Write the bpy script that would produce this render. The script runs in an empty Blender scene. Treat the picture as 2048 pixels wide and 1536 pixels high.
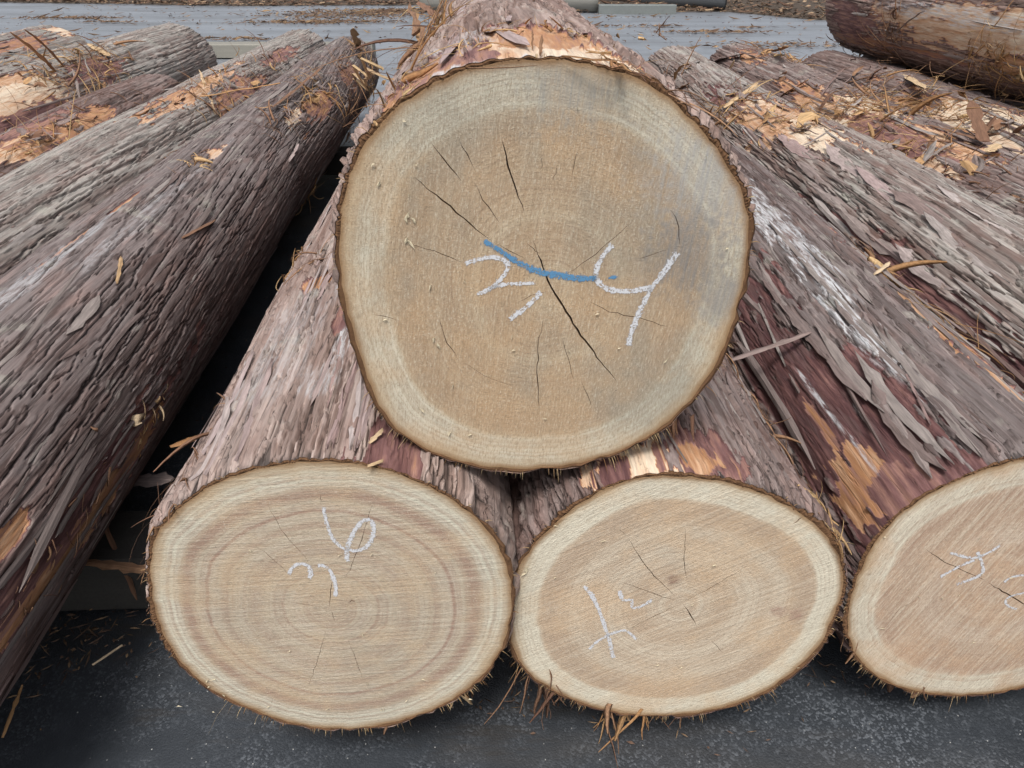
import bpy, math, random
import numpy as np
from mathutils import Vector, Matrix
from mathutils.geometry import delaunay_2d_cdt
random.seed(7)
rng = np.random.default_rng(11)
sc = bpy.context.scene
R = math.radians

# ------------------------------------------------------------------ camera, sky, sun, exposure
CAM_H, PITCH, FPX = 0.84, R(29.3), 1600.0
cam_d = bpy.data.cameras.new('camera'); cam = bpy.data.objects.new('camera', cam_d)
sc.collection.objects.link(cam); sc.camera = cam
cam.location = (0, 0, CAM_H); cam.rotation_euler = (R(90) - PITCH, 0, 0)
cam_d.sensor_width = 36; cam_d.lens = 36 * FPX / 2048; cam_d.clip_start = .02; cam_d.clip_end = 1500

SUN_EL, SUN_AZ = R(59), R(-100)       # azimuth measured from +X towards +Y
world = bpy.data.worlds.new("World"); sc.world = world; world.use_nodes = True
wn, wl = world.node_tree.nodes, world.node_tree.links
wn.clear()
sky = wn.new('ShaderNodeTexSky'); sky.sky_type = 'NISHITA'; sky.sun_disc = False
sky.sun_elevation = SUN_EL; sky.sun_rotation = R(90) - SUN_AZ
sky.dust_density = 4.0; sky.air_density = 1.0; sky.ozone_density = 1.0
hs = wn.new('ShaderNodeHueSaturation'); hs.inputs['Saturation'].default_value = .34
bg = wn.new('ShaderNodeBackground'); bg.inputs['Strength'].default_value = .085
wo = wn.new('ShaderNodeOutputWorld')
wl.new(sky.outputs[0], hs.inputs['Color']); wl.new(hs.outputs[0], bg.inputs[0]); wl.new(bg.outputs[0], wo.inputs[0])
sun_d = bpy.data.lights.new('sun', 'SUN'); sun_d.energy = 1.5; sun_d.angle = R(16); sun_d.color = (1, .965, .92)
sun = bpy.data.objects.new('sun', sun_d); sc.collection.objects.link(sun)
sdir = Vector((math.cos(SUN_EL) * math.cos(SUN_AZ), math.cos(SUN_EL) * math.sin(SUN_AZ), math.sin(SUN_EL)))
sun.rotation_euler = sdir.to_track_quat('Z', 'Y').to_euler()
sc.view_settings.view_transform = 'Standard'; sc.view_settings.look = 'None'
sc.view_settings.exposure = 0.92; sc.view_settings.gamma = 1.0; sc.view_settings.use_curve_mapping = False
sc.cycles.max_bounces = 5; sc.cycles.diffuse_bounces = 3; sc.cycles.transparent_max_bounces = 8

# ------------------------------------------------------------------ small helpers
def link(o, parent=None):
    sc.collection.objects.link(o)
    if parent is not None: o.parent = parent
    return o
def tag(o, label=None, cat=None, group=None, kind=None):
    if label: o['label'] = label
    if cat: o['category'] = cat
    if group: o['group'] = group
    if kind: o['kind'] = kind
    return o
def mesh(name, V, F, mat=None, smooth=True):
    """V (n,3); F a (m,k) array or a list of tuples"""
    me = bpy.data.meshes.new(name)
    V = np.asarray(V, np.float32)
    if isinstance(F, np.ndarray):
        m, k = F.shape
        me.vertices.add(len(V)); me.vertices.foreach_set('co', V.ravel())
        me.loops.add(m * k); me.loops.foreach_set('vertex_index', F.astype(np.int32).ravel())
        me.polygons.add(m); me.polygons.foreach_set('loop_start', np.arange(0, m * k, k, dtype=np.int32))
        me.update(calc_edges=True)
    else:
        me.from_pydata([tuple(map(float, v)) for v in V], [], F); me.update()
    me.polygons.foreach_set('use_smooth', np.full(len(me.polygons), smooth, bool))
    if mat: me.materials.append(mat)
    return me
def col_attr(me, name, A):
    a = me.attributes.new(name, 'FLOAT_COLOR', 'POINT')
    a.data.foreach_set('color', np.asarray(A, np.float32).ravel())
def obj(name, me, parent=None, M=None):
    o = bpy.data.objects.new(name, me); link(o, parent)
    if M is not None: o.matrix_local = M
    return o
def sstep(a, b, x):
    t = np.clip((x - a) / (b - a), 0, 1); return t * t * (3 - 2 * t)
def vnoise(u, v, su, sv, seed, octv=3):
    """value noise, cell su x sv metres"""
    out = np.zeros(np.broadcast(u, v).shape); amp, tot = 1., 0.
    for o in range(octv):
        x = u / su + 17.3 * o + seed * 3.1; y = v / sv + 9.7 * o + seed * 1.7
        xi = np.floor(x).astype(np.int64); yi = np.floor(y).astype(np.int64)
        fx = x - xi; fy = y - yi; fx = fx * fx * (3 - 2 * fx); fy = fy * fy * (3 - 2 * fy)
        def hsh(a, b):
            n = (a * 374761393 + b * 668265263 + (seed + o) * 1274126177) & 0x7fffffff
            n = ((n ^ (n >> 13)) * 1274126177) & 0x7fffffff
            return ((n ^ (n >> 16)) & 0xffff) / 65535.
        out += amp * ((hsh(xi, yi) * (1 - fx) + hsh(xi + 1, yi) * fx) * (1 - fy) + (hsh(xi, yi + 1) * (1 - fx) + hsh(xi + 1, yi + 1) * fx) * fy)
        tot += amp; amp *= .5; su *= .5; sv *= .5
    return out / tot
_cp, _sp = math.cos(PITCH), math.sin(PITCH)
def ray(u, v):      # a point of the photograph (2048 x 1536) as a direction from where it was taken
    a, b = u - 1024, v - 768
    return np.array([a, FPX * _cp - b * _sp, -FPX * _sp - b * _cp])
EYE = np.array([0, 0, CAM_H])
def on_ground(u, v, z=0.):
    r = ray(u, v); return EYE + r * (z - CAM_H) / r[2]
def on_plane(u, v, p0, n):
    r = ray(u, v); return EYE + r * (np.dot(np.subtract(p0, EYE), n) / np.dot(r, n))

# ------------------------------------------------------------------ materials
class NT:
    def __init__(s, name):
        s.m = bpy.data.materials.new(name); s.m.use_nodes = True; s.t = s.m.node_tree; s.t.nodes.clear()
        s.out = s.n('ShaderNodeOutputMaterial'); s.b = s.n('ShaderNodeBsdfPrincipled'); s.l(s.b.outputs[0], s.out.inputs[0])
    def n(s, k, **kw):
        x = s.t.nodes.new(k)
        for a, b in kw.items(): setattr(x, a, b)
        return x
    def l(s, a, b): s.t.links.new(a, b)
    def val(s, inp, x):
        if hasattr(x, 'is_linked') or hasattr(x, 'links'): s.l(x, inp)
        elif isinstance(x, (tuple, list)) and len(x) == 3 and inp.type == 'RGBA': inp.default_value = (*x, 1)
        else: inp.default_value = x
    def math(s, op, a, b=None, c=None, clamp=False):
        x = s.n('ShaderNodeMath', operation=op, use_clamp=clamp); s.val(x.inputs[0], a)
        if b is not None: s.val(x.inputs[1], b)
        if c is not None: s.val(x.inputs[2], c)
        return x.outputs[0]
    def vmath(s, op, a, b=None):
        x = s.n('ShaderNodeVectorMath', operation=op); s.val(x.inputs[0], a)
        if b is not None: s.val(x.inputs[1], b)
        return x
    def mix(s, f, a, b, blend='MIX'):
        x = s.n('ShaderNodeMix', data_type='RGBA', blend_type=blend, clamp_factor=True)
        s.val(x.inputs[0], f); s.val(x.inputs[6], a); s.val(x.inputs[7], b); return x.outputs[2]
    def mapr(s, x, a, b, c=0., d=1., smooth=False):
        y = s.n('ShaderNodeMapRange'); y.interpolation_type = 'SMOOTHSTEP' if smooth else 'LINEAR'
        s.val(y.inputs[0], x)
        for i, q in enumerate((a, b, c, d)): s.val(y.inputs[i + 1], q)
        return y.outputs[0]
    def noise(s, vec, scale, detail=3, rough=.55, dist=0.):
        y = s.n('ShaderNodeTexNoise'); s.l(vec, y.inputs['Vector']); y.inputs['Scale'].default_value = scale
        y.inputs['Detail'].default_value = detail; y.inputs['Roughness'].default_value = rough; y.inputs['Distortion'].default_value = dist
        return y.outputs[0]
    def scaled(s, vec, k, loc=(0, 0, 0)):
        y = s.n('ShaderNodeMapping'); s.l(vec, y.inputs[0]); y.inputs['Scale'].default_value = k; y.inputs['Location'].default_value = loc
        return y.outputs[0]
    def bump(s, h, strength, dist, normal=None):
        y = s.n('ShaderNodeBump'); y.inputs['Strength'].default_value = strength; y.inputs['Distance'].default_value = dist
        s.l(h, y.inputs['Height'])
        if normal is not None: s.l(normal, y.inputs['Normal'])
        return y.outputs[0]
    def sep(s, c):
        y = s.n('ShaderNodeSeparateColor'); s.l(c, y.inputs[0]); return y.outputs
    def fin(s, col, rough=.8, bump=None, spec=.3):
        s.val(s.b.inputs['Base Color'], col); s.val(s.b.inputs['Roughness'], rough); s.b.inputs['Specular IOR Level'].default_value = spec
        if bump is not None: s.l(bump, s.b.inputs['Normal'])
        return s.m

def bark_material(name, grey=(.30, .262, .262), red=(.17, .095, .082), tint=1.0):
    t = NT(name)
    obc = t.n('ShaderNodeTexCoord').outputs['Object']
    at = t.n('ShaderNodeAttribute', attribute_name='bk')
    tone, gr, peel = t.sep(at.outputs['Color'])[:3]; white = at.outputs['Alpha']
    hh = t.n('ShaderNodeAttribute', attribute_name='bh').outputs['Fac']
    fib = t.noise(t.scaled(obc, (1, .045, 1)), 420, 5, .65)
    fib2 = t.noise(t.scaled(obc, (1, .12, 1)), 90, 4, .6)
    blot = t.noise(obc, 14, 4, .6)
    fine = t.noise(obc, 900, 2, .6)
    g = t.math('ADD', gr, t.math('MULTIPLY', t.math('SUBTRACT', fib2, .5), 1.3))
    g = t.math('ADD', g, t.math('MULTIPLY', t.math('SUBTRACT', blot, .5), .9), clamp=True)
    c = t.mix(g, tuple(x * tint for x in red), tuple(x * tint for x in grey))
    c = t.mix(t.mapr(t.math('MULTIPLY', g, t.mapr(blot, .45, .7)), .45, 1., 0., .55), c, (.345 * tint, .335 * tint, .285 * tint))   # greenish grey weathering
    c = t.mix(t.mapr(t.noise(t.scaled(obc, (1, .2, 1), (3, 1, 2)), 40, 3), .52, .75, 0, .5), c, (.27 * tint, .17 * tint, .145 * tint))
    k = t.math('MULTIPLY', t.mapr(tone, 0, 1, .72, 1.22), t.mapr(fib, .3, .7, .72, 1.22))
    k = t.math('MULTIPLY', k, t.mapr(hh, 0.03, .34, .22, 1.))            # darker towards the bottom of the furrows
    kk = t.n('ShaderNodeCombineColor'); [t.l(k, kk.inputs[i]) for i in range(3)]
    c = t.mix(1., c, kk.outputs[0], 'MULTIPLY')
    fn = t.noise(t.scaled(obc, (1, .035, 1), (7, 1, 4)), 75, 3, .5, .15)
    fl = t.mapr(t.math('ABSOLUTE', t.math('SUBTRACT', fn, .5)), .003, .014, 1, 0)
    fl = t.math('MULTIPLY', fl, t.mapr(t.noise(t.scaled(obc, (1, .15, 1), (1, 8, 4)), 22, 3, .6), .44, .54))
    c = t.mix(t.math('MULTIPLY', fl, .72), c, (.04, .024, .02))
    # peeled bark: purple skin, orange phloem, cream wood
    pn = t.noise(t.scaled(obc, (1, .09, 1), (1, 2, 3)), 130, 4, .65)
    p2 = t.math('ADD', peel, t.math('MULTIPLY', t.math('SUBTRACT', pn, .5), t.mapr(peel, 0, .25, 0, .62)))
    rp = t.n('ShaderNodeValToRGB'); t.l(p2, rp.inputs[0]); e = rp.color_ramp.elements
    e[0].position = .22; e[0].color = (.085, .040, .043, 1); e[1].position = 1; e[1].color = (.76, .64, .49, 1)
    for pos, cc in ((.36, (.20, .105, .10)), (.47, (.34, .19, .15)), (.6, (.45, .23, .11)), (.74, (.58, .36, .22)), (.86, (.68, .49, .34))):
        q = e.new(pos); q.color = (*cc, 1)
    pc = t.mix(t.mapr(fib, .35, .7, 0, .35), rp.outputs[0], (.16, .07, .05))
    c = t.mix(t.mapr(peel, .12, .22), c, pc)
    wm = t.math('MULTIPLY', t.math('MULTIPLY', white, t.mapr(t.noise(t.scaled(obc, (1, .12, 1), (5, 5, 5)), 200, 4, .7), .40, .58)), t.mapr(hh, .2, .7, .15, 1.), clamp=True)
    c = t.mix(wm, c, (.52, .525, .54))
    h = t.math('ADD', t.math('MULTIPLY', fib, 1.), t.math('MULTIPLY', fine, .3)); h = t.math('SUBTRACT', h, t.math('MULTIPLY', fl, 1.4))
    b = t.bump(h, .6, .0016, t.bump(fib2, .5, .0018))
    return t.fin(c, t.mapr(peel, .1, .9, .78, .5), b, .28)

def sheet_material(name, a, b, c2, rough=.8, scale=1.):
    """loose strips and fibres: colour varies by object and along the grain"""
    t = NT(name)
    obc = t.n('ShaderNodeTexCoord').outputs['Object']; rnd = t.n('ShaderNodeObjectInfo').outputs['Random']
    at = t.n('ShaderNodeAttribute', attribute_name='fc').outputs['Fac']
    f = t.noise(t.scaled(obc, (1, .08, 1)), 300 * scale, 4, .65)
    f2 = t.noise(t.scaled(obc, (1, .3, 1)), 60 * scale, 3)
    c = t.mix(t.math('ADD', t.math('MULTIPLY', rnd, .7), t.math('MULTIPLY', f2, .4), clamp=True), a, b)
    c = t.mix(t.math('MULTIPLY', at, 1.), c, c2)
    k = t.mapr(f, .3, .7, .65, 1.25); kk = t.n('ShaderNodeCombineColor'); [t.l(k, kk.inputs[i]) for i in range(3)]
    c = t.mix(1., c, kk.outputs[0], 'MULTIPLY')
    return t.fin(c, rough, t.bump(f, .6, .0015), .25)

def cut_material(name, sap, heart, dark, ringsc=30, saw=(0, 1), sawamt=.5, stain=.3, knots=(), sapw=.84, bands=(), seed=0, sawlow=None):
    t = NT(name)
    obc = t.n('ShaderNodeTexCoord').outputs['Object']
    at = t.n('ShaderNodeAttribute', attribute_name='ring'); rr = t.sep(at.outputs['Color'])[0]
    off = t.scaled(obc, (1, 1, 1), (seed * 1.3, seed * .7, seed * .4))
    low = t.noise(off, 9, 3, .5); med = t.noise(off, 34, 4, .6)
    r = t.math('ADD', rr, t.math('MULTIPLY', t.math('SUBTRACT', low, .5), .075))
    r = t.math('ADD', r, t.math('MULTIPLY', t.math('SUBTRACT', med, .5), .02))
    # growth rings: uneven spacing from a 1-D noise along the radius
    cx = t.n('ShaderNodeCombineXYZ'); t.l(r, cx.inputs[0]); cx.inputs[1].default_value = seed * 7.7
    r1 = t.noise(cx.outputs[0], ringsc, 2, .6); r2 = t.noise(cx.outputs[0], 7, 2, .5)
    w = t.n('ShaderNodeTexWave', wave_type='BANDS', bands_direction='X', wave_profile='SAW')
    t.l(t.vmath('ADD', cx.outputs[0], (seed * 1.1, 0, 0)).outputs[0], w.inputs[0]); w.inputs['Scale'].default_value = ringsc * .42
    w.inputs['Distortion'].default_value = 1.3; w.inputs['Detail'].default_value = 2
    hm = t.mapr(r, sapw - .012, sapw + .022, 1, 0, True)
    hc = t.mix(t.mapr(r2, .38, .62), heart, tuple(x * y for x, y in zip(heart, (.84, .74, .66))))
    c = t.mix(hm, sap, hc)
    for p, wd, am in bands:
        d = t.math('ABSOLUTE', t.math('SUBTRACT', r, p))
        c = t.mix(t.math('MULTIPLY', t.mapr(d, 0, wd, 1, 0, True), am), c, dark)
    ringk = t.math('MULTIPLY', t.mapr(w.outputs[1] if len(w.outputs) > 1 else w.outputs[0], .55, 1., 0, 1), t.mapr(med, .35, .6, .05, .42))
    c = t.mix(ringk, c, dark)
    c = t.mix(t.mapr(r1, .48, .68, 0, .42), c, dark)
    # radial streaks and blotches
    # saw marks
    ang = math.atan2(saw[1], saw[0])
    mp = t.n('ShaderNodeMapping'); t.l(obc, mp.inputs[0]); mp.inputs['Rotation'].default_value = (0, ang - math.pi / 2, 0)
    st = t.noise(t.scaled(mp.outputs[0], (1, 1, .05)), 240, 4, .7); st2 = t.noise(t.scaled(mp.outputs[0], (1, 1, .09), (3, 0, 3)), 48, 3, .6)
    c = t.mix(t.mapr(st, .42, .66, 0, sawamt), c, tuple(min(1, x * 1.25 + .03) for x in sap))
    c = t.mix(t.mapr(st, .56, .34, 0, sawamt * .5), c, tuple(x * .62 for x in heart))
    c = t.mix(t.mapr(st2, .52, .7, 0, sawamt * .5), c, dark)
    g = t.noise(t.scaled(off, (1, 1, .6), (9, 3, 1)), 11, 4, .6)
    c = t.mix(t.mapr(g, .45, .64, 0, stain), c, (.255, .235, .185))
    g2 = t.noise(t.scaled(off, (1, 1, 1), (4, 4, 4)), 15, 4, .6)
    c = t.mix(t.mapr(g2, .47, .62, 0, .45), c, tuple(x * y for x, y in zip(heart, (1.04, .84, .62))))
    gr = t.noise(obc, 620, 2, .7); gr2 = t.noise(t.scaled(obc, (1, 1, 1), (2, 7, 1)), 380, 2, .8)
    c = t.mix(t.math('MULTIPLY', t.mapr(gr, .56, .74, 0, .8), t.mapr(t.noise(t.scaled(off, (1, 1, 1), (6, 1, 8)), 16, 4, .7), .4, .62, .05, 1)), c, (.64, .57, .44))
    c = t.mix(t.mapr(gr2, .38, .24, 0, .8), c, (.11, .08, .055))
    gr3 = t.noise(t.scaled(mp.outputs[0], (1, 1, .25), (2, 9, 5)), 700, 3, .8)
    c = t.mix(t.mapr(gr3, .5, .32, 0, .75), c, tuple(x * .55 for x in heart)); c = t.mix(t.mapr(gr3, .53, .7, 0, .5), c, (.60, .55, .44))
    for (kx, kz, kr, kc) in knots:
        dv = t.vmath('DISTANCE', obc, (kx, 0, kz)).outputs['Value']
        dv = t.math('ADD', dv, t.math('MULTIPLY', t.math('SUBTRACT', t.noise(obc, 130, 2), .5), kr * 1.2))
        c = t.mix(t.math('MULTIPLY', t.mapr(dv, kr * .2, kr, .9, 0, True), t.mapr(st, .35, .6, .25, 1.)), c, kc)
    # edge: brown cambium line with damp spots
    c = t.mix(t.mapr(t.math('ADD', rr, t.math('MULTIPLY', t.math('SUBTRACT', med, .5), .03)), .968, .997, 0, .95), c, (.16, .075, .03))
    c = t.mix(t.mapr(t.math('ADD', rr, t.math('MULTIPLY', t.math('SUBTRACT', low, .5), .16)), .93, .99, 0, .5), c, (.36, .22, .09))
    h = t.math('ADD', t.math('MULTIPLY', st, 1.2), t.math('MULTIPLY', gr, .8)); h = t.math('ADD', h, t.math('MULTIPLY', ringk, .3))
    hv = t.n('ShaderNodeHueSaturation'); hv.inputs['Saturation'].default_value = .88; hv.inputs['Value'].default_value = 1.02; t.l(c, hv.inputs['Color']); c = hv.outputs[0]
    return t.fin(c, .82, t.bump(h, .6, .0014), .2)

def flat_material(name, col, rough=.8, var=.25, scale=60, stretch=(1, 1, 1)):
    t = NT(name); obc = t.n('ShaderNodeTexCoord').outputs['Object']
    a = t.noise(t.scaled(obc, stretch), scale, 4, .65); b = t.noise(obc, scale * 8, 2, .6)
    c = t.mix(a, tuple(x * (1 - var) for x in col), tuple(min(1, x * (1 + var)) for x in col))
    c = t.mix(t.mapr(b, .4, .7, 0, .35), c, tuple(x * .6 for x in col))
    return t.fin(c, rough, t.bump(b, .5, .001), .3)

def chalk_material(name, col):
    t = NT(name); obc = t.n('ShaderNodeTexCoord').outputs['Object']
    at = t.n('ShaderNodeAttribute', attribute_name='edge').outputs['Fac']
    n = t.noise(t.scaled(obc, (1, 1, 1)), 520, 3, .75); n2 = t.noise(obc, 150, 2, .6)
    k = t.math('ADD', t.math('MULTIPLY', n, .75), t.math('MULTIPLY', n2, .35)); k = t.math('SUBTRACT', k, t.math('MULTIPLY', at, .26))
    m = t.mapr(k, .42, .55, 0, .9)
    tr = t.n('ShaderNodeBsdfTransparent'); mx = t.n('ShaderNodeMixShader')
    t.fin(t.mix(n, tuple(x * .85 for x in col), col), .95, None, .1)
    t.l(m, mx.inputs[0]); t.l(tr.outputs[0], mx.inputs[1]); t.l(t.b.outputs[0], mx.inputs[2]); t.l(mx.outputs[0], t.out.inputs[0])
    return t.m

def asphalt_material():
    t = NT('damp_asphalt'); obc = t.n('ShaderNodeTexCoord').outputs['Object']
    v = t.n('ShaderNodeTexVoronoi'); t.l(obc, v.inputs['Vector']); v.inputs['Scale'].default_value = 380
    v2 = t.n('ShaderNodeTexVoronoi'); t.l(obc, v2.inputs['Vector']); v2.inputs['Scale'].default_value = 420
    rc = t.sep(v.outputs['Color'])[0]; rc2 = t.sep(v2.outputs['Color'])[1]
    big = t.noise(obc, 1.1, 5, .6); mid = t.noise(t.scaled(obc, (.35, 1.6, 1)), 1.6, 5, .65); sm = t.noise(obc, 22, 4, .7)
    c = t.mix(sm, (.022, .026, .031), (.054, .061, .071))
    c = t.mix(t.math('MULTIPLY', t.mapr(rc, .6, 1., 0, .9), t.mapr(t.noise(obc, 7, 4, .7), .42, .62)), c, (.15, .165, .185))
    st = t.math('MULTIPLY', t.mapr(rc2, .990, .998), t.mapr(v2.outputs['Distance'], .42, .25))
    c = t.mix(st, c, (.5, .5, .48))
    # drifts of bark dust and dried mud over the yard
    c = t.mix(t.mapr(mid, .52, .72, 0, .6), c, (.085, .07, .055))
    c = t.mix(t.mapr(t.noise(t.scaled(obc, (.5, 2.5, 1), (7, 7, 0)), 3.2, 5, .7), .6, .72, 0, .75), c, (.045, .035, .025))
    sx = t.n('ShaderNodeSeparateXYZ'); t.l(obc, sx.inputs[0])
    far_sheen = t.mapr(t.math('ADD', sx.outputs[1], t.math('MULTIPLY', big, 1.5)), 3.8, 6.2)      # open yard beyond the logs painted paler, standing in for its wet sheen
    c = t.mix(t.math('MULTIPLY', far_sheen, .8), c, t.mix(t.mapr(mid, .4, .65), (.235, .255, .285), (.15, .16, .175)))
    h = t.math('ADD', t.math('MULTIPLY', v.outputs['Distance'], -1.), t.math('MULTIPLY', sm, .8))
    rough = t.mapr(t.math('ADD', t.math('MULTIPLY', big, .6), t.math('MULTIPLY', mid, .4)), .38, .62, .30, .5)
    return t.fin(c, rough, t.bump(h, .35, .0012), .85)

M_BARK = bark_material('cedar_bark', (.235, .188, .174), (.135, .076, .062))
M_BARK_DARK = bark_material('damp_shaded_cedar_bark', (.190, .157, .150), (.092, .052, .044))  # damp bark, red tone deepened to paint in shade on lower sides
M_BARK_PINK = bark_material('pale_pink_cedar_bark', (.345, .272, .242), (.235, .145, .115), 1.0)
M_BARK_GREY = bark_material('weathered_grey_bark', (.315, .29, .265), (.19, .115, .095))
M_STRIP = sheet_material('bark_strip', (.15, .088, .074), (.26, .205, .192), (.34, .305, .285))
M_STRIP_DARK = sheet_material('dark_bark_strip', (.11, .068, .06), (.20, .155, .145), (.30, .27, .25))
M_STRIP_PINK = sheet_material('pink_bark_strip', (.25, .155, .14), (.38, .30, .29), (.42, .38, .36))
M_FIBRE = sheet_material('bark_fibre', (.24, .115, .05), (.40, .215, .095), (.52, .36, .19), .7)
M_FIBRE_DARK = sheet_material('dark_bark_fibre', (.10, .05, .035), (.22, .12, .075), (.36, .21, .12), .8)
M_SPLINT = sheet_material('pale_splinter', (.36, .22, .11), (.50, .36, .21), (.62, .48, .32), .7)
M_RIM = flat_material('sawn_bark_edge', (.135, .07, .034), .9, .55, 260)
M_CRACK = flat_material('crack_wall', (.15, .09, .05), .9)
M_CHALK = chalk_material('white_chalk', (.66, .67, .70))
M_BLUE = chalk_material('blue_chalk', (.11, .27, .46))
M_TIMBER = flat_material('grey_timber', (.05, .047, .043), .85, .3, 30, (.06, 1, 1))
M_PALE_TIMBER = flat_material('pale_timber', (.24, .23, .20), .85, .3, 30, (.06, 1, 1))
M_CONCRETE = flat_material('concrete', (.17, .185, .18), .9, .2, 12)
M_LITTER = sheet_material('litter', (.10, .055, .04), (.24, .15, .10), (.5, .36, .2))
M_LITTER_DARK = sheet_material('dark_litter', (.06, .035, .028), (.13, .08, .055), (.30, .2, .11))
M_LITTER_MIX = sheet_material('mixed_litter', (.05, .032, .025), (.15, .085, .055), (.34, .24, .15))
M_SPLITLOG = flat_material('old_grey_log', (.20, .195, .175), .9, .35, 40, (.05, 1, 1))
M_OLDLOG_DARK = flat_material('old_dark_log', (.085, .09, .095), .9, .35, 40, (.05, 1, 1))

# ------------------------------------------------------------------ setting: the yard
def grid_sheet(name, xs, ys, zf, mat):
    X, Y = np.meshgrid(xs, ys); Z = zf(X, Y)
    n, m = X.shape; i = np.arange((n - 1) * (m - 1)); a = i // (m - 1) * m + i % (m - 1)
    F = np.stack([a, a + 1, a + m + 1, a + m], 1)
    return obj(name, mesh(name, np.stack([X.ravel(), Y.ravel(), Z.ravel()], 1), F, mat))
def gx(): 
    a = np.concatenate([-np.geomspace(600, 3, 26), np.linspace(-2.9, 2.9, 90), np.geomspace(3, 600, 26)]); return a
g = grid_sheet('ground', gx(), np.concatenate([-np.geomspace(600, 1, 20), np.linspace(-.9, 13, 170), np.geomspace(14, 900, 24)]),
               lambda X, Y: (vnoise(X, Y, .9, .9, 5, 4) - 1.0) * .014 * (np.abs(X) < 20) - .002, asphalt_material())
tag(g, kind='structure')

def timber(name, c, L, w, h, rz, mat, label, cat, group=None, seed=0):
    r = random.Random(seed); n = 14; V = []; F = []
    prof = [(-.5, 0), (-.5, .92), (-.44, 1), (.44, 1), (.5, .92), (.5, 0)]
    for i in range(n):
        x = (i / (n - 1) - .5) * L
        for (a, b) in prof:
            V.append((x, a * w + r.uniform(-.0015, .0015), b * h + r.uniform(-.0015, .0015)))
    k = len(prof)
    for i in range(n - 1):
        for j in range(k): F.append((i * k + j, i * k + (j + 1) % k, (i + 1) * k + (j + 1) % k, (i + 1) * k + j))
    F.append(tuple(range(k))[::-1]); F.append(tuple((n - 1) * k + j for j in range(k)))
    o = obj(name, mesh(name, V, F, mat, False)); o.location = c; o.rotation_euler = (0, 0, rz)
    return tag(o, label, cat, group)

ROWDIR = np.array([-.0403, 1, 0]); ROWDIR /= np.linalg.norm(ROWDIR); RZ = math.atan2(.0403, 1)
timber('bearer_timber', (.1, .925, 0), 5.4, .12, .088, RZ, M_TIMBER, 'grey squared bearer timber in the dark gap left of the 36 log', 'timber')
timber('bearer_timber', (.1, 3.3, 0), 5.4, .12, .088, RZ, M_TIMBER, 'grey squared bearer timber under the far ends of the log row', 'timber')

# ------------------------------------------------------------------ logs
LOGS = {}
class Log: pass
def smooth_outline(pts, n=720):
    """closed outline (x,z) about its centroid -> radius by angle, lightly smoothed"""
    P = np.array(pts); th = np.arctan2(P[:, 1], P[:, 0]); o = np.argsort(th); th = th[o]; r = np.hypot(P[:, 0], P[:, 1])[o]
    tt = np.concatenate([th - 2 * np.pi, th, th + 2 * np.pi]); rrr = np.tile(r, 3)
    T = np.linspace(-np.pi, np.pi, n, endpoint=False)
    y = np.interp(T, tt, rrr); k = np.hanning(27); k /= k.sum()
    return T, np.real(np.fft.ifft(np.fft.fft(y) * np.fft.fft(np.roll(np.pad(k, (0, n - 27)), -13))))

def Rfun(L, th, y):
    """bark-free radius at angle th (0 = +x, 90 deg = up) and distance y along the log"""
    T, r0 = L.out; a = (th + np.pi) % (2 * np.pi) - np.pi
    f = np.interp(a, np.append(T, np.pi), np.append(r0, r0[0]))
    far = L.r1 * (1 + .02 * np.sin(2 * a + L.seed) + .012 * np.sin(3 * a + 1.7 * L.seed))
    s = np.clip(y / L.len, 0, 1); base = L.rm + (L.r1 - L.rm) * s
    sh = 1 - sstep(0, L.blend, y)
    r = base * ((f / L.rm) * sh + (far / L.r1) * (1 - sh))
    r = r + .004 * np.sin(y * 2.3 + L.seed + a) + .0025 * np.sin(y * 6.1 + 2 * L.seed - 2 * a) * sstep(0, .3, y)
    return r + (.0007 * np.sin(37 * th + L.seed) * np.sin(11 * th) + .0006 * np.sin(83 * th + 3 * L.seed)) * (1 - sstep(0, .1, y))
def centre(L, y):
    s = y / L.len; return L.off[0] * s + .006 * np.sin(3 * y * 1.1 + L.seed) * sstep(0, .5, y), L.off[1] * s
def surf(L, th, y, lift=0.):
    r = Rfun(L, th, y) + .004 + lift; cx, cz = centre(L, y)
    return np.array([cx + r * math.cos(th), y, cz + r * math.sin(th)])
def to_world(L, p): return np.array(L.root.matrix_world @ Vector(p))
def pix_on(L, u, v):
    """where a ray meets the log's side: angle and distance along it"""
    Mi = np.array(L.Minv); o = Mi[:3, :3] @ EYE + Mi[:3, 3]; d = Mi[:3, :3] @ ray(u, v); d = d / np.linalg.norm(d)
    ts = np.linspace(.2, 9, 2600); P = o + d * ts[:, None]; cx, cz = centre(L, P[:, 1])
    q = np.hypot(P[:, 0] - cx, P[:, 2] - cz); th = np.arctan2(P[:, 2] - cz, P[:, 0] - cx)
    ok = (q < Rfun(L, th, P[:, 1]) + .005) & (P[:, 1] > -.05) & (P[:, 1] < L.len + .05)
    i = np.argmax(ok) if ok.any() else np.argmin(q - Rfun(L, th, P[:, 1]))
    return float(th[i]), float(P[i, 1])

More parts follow.
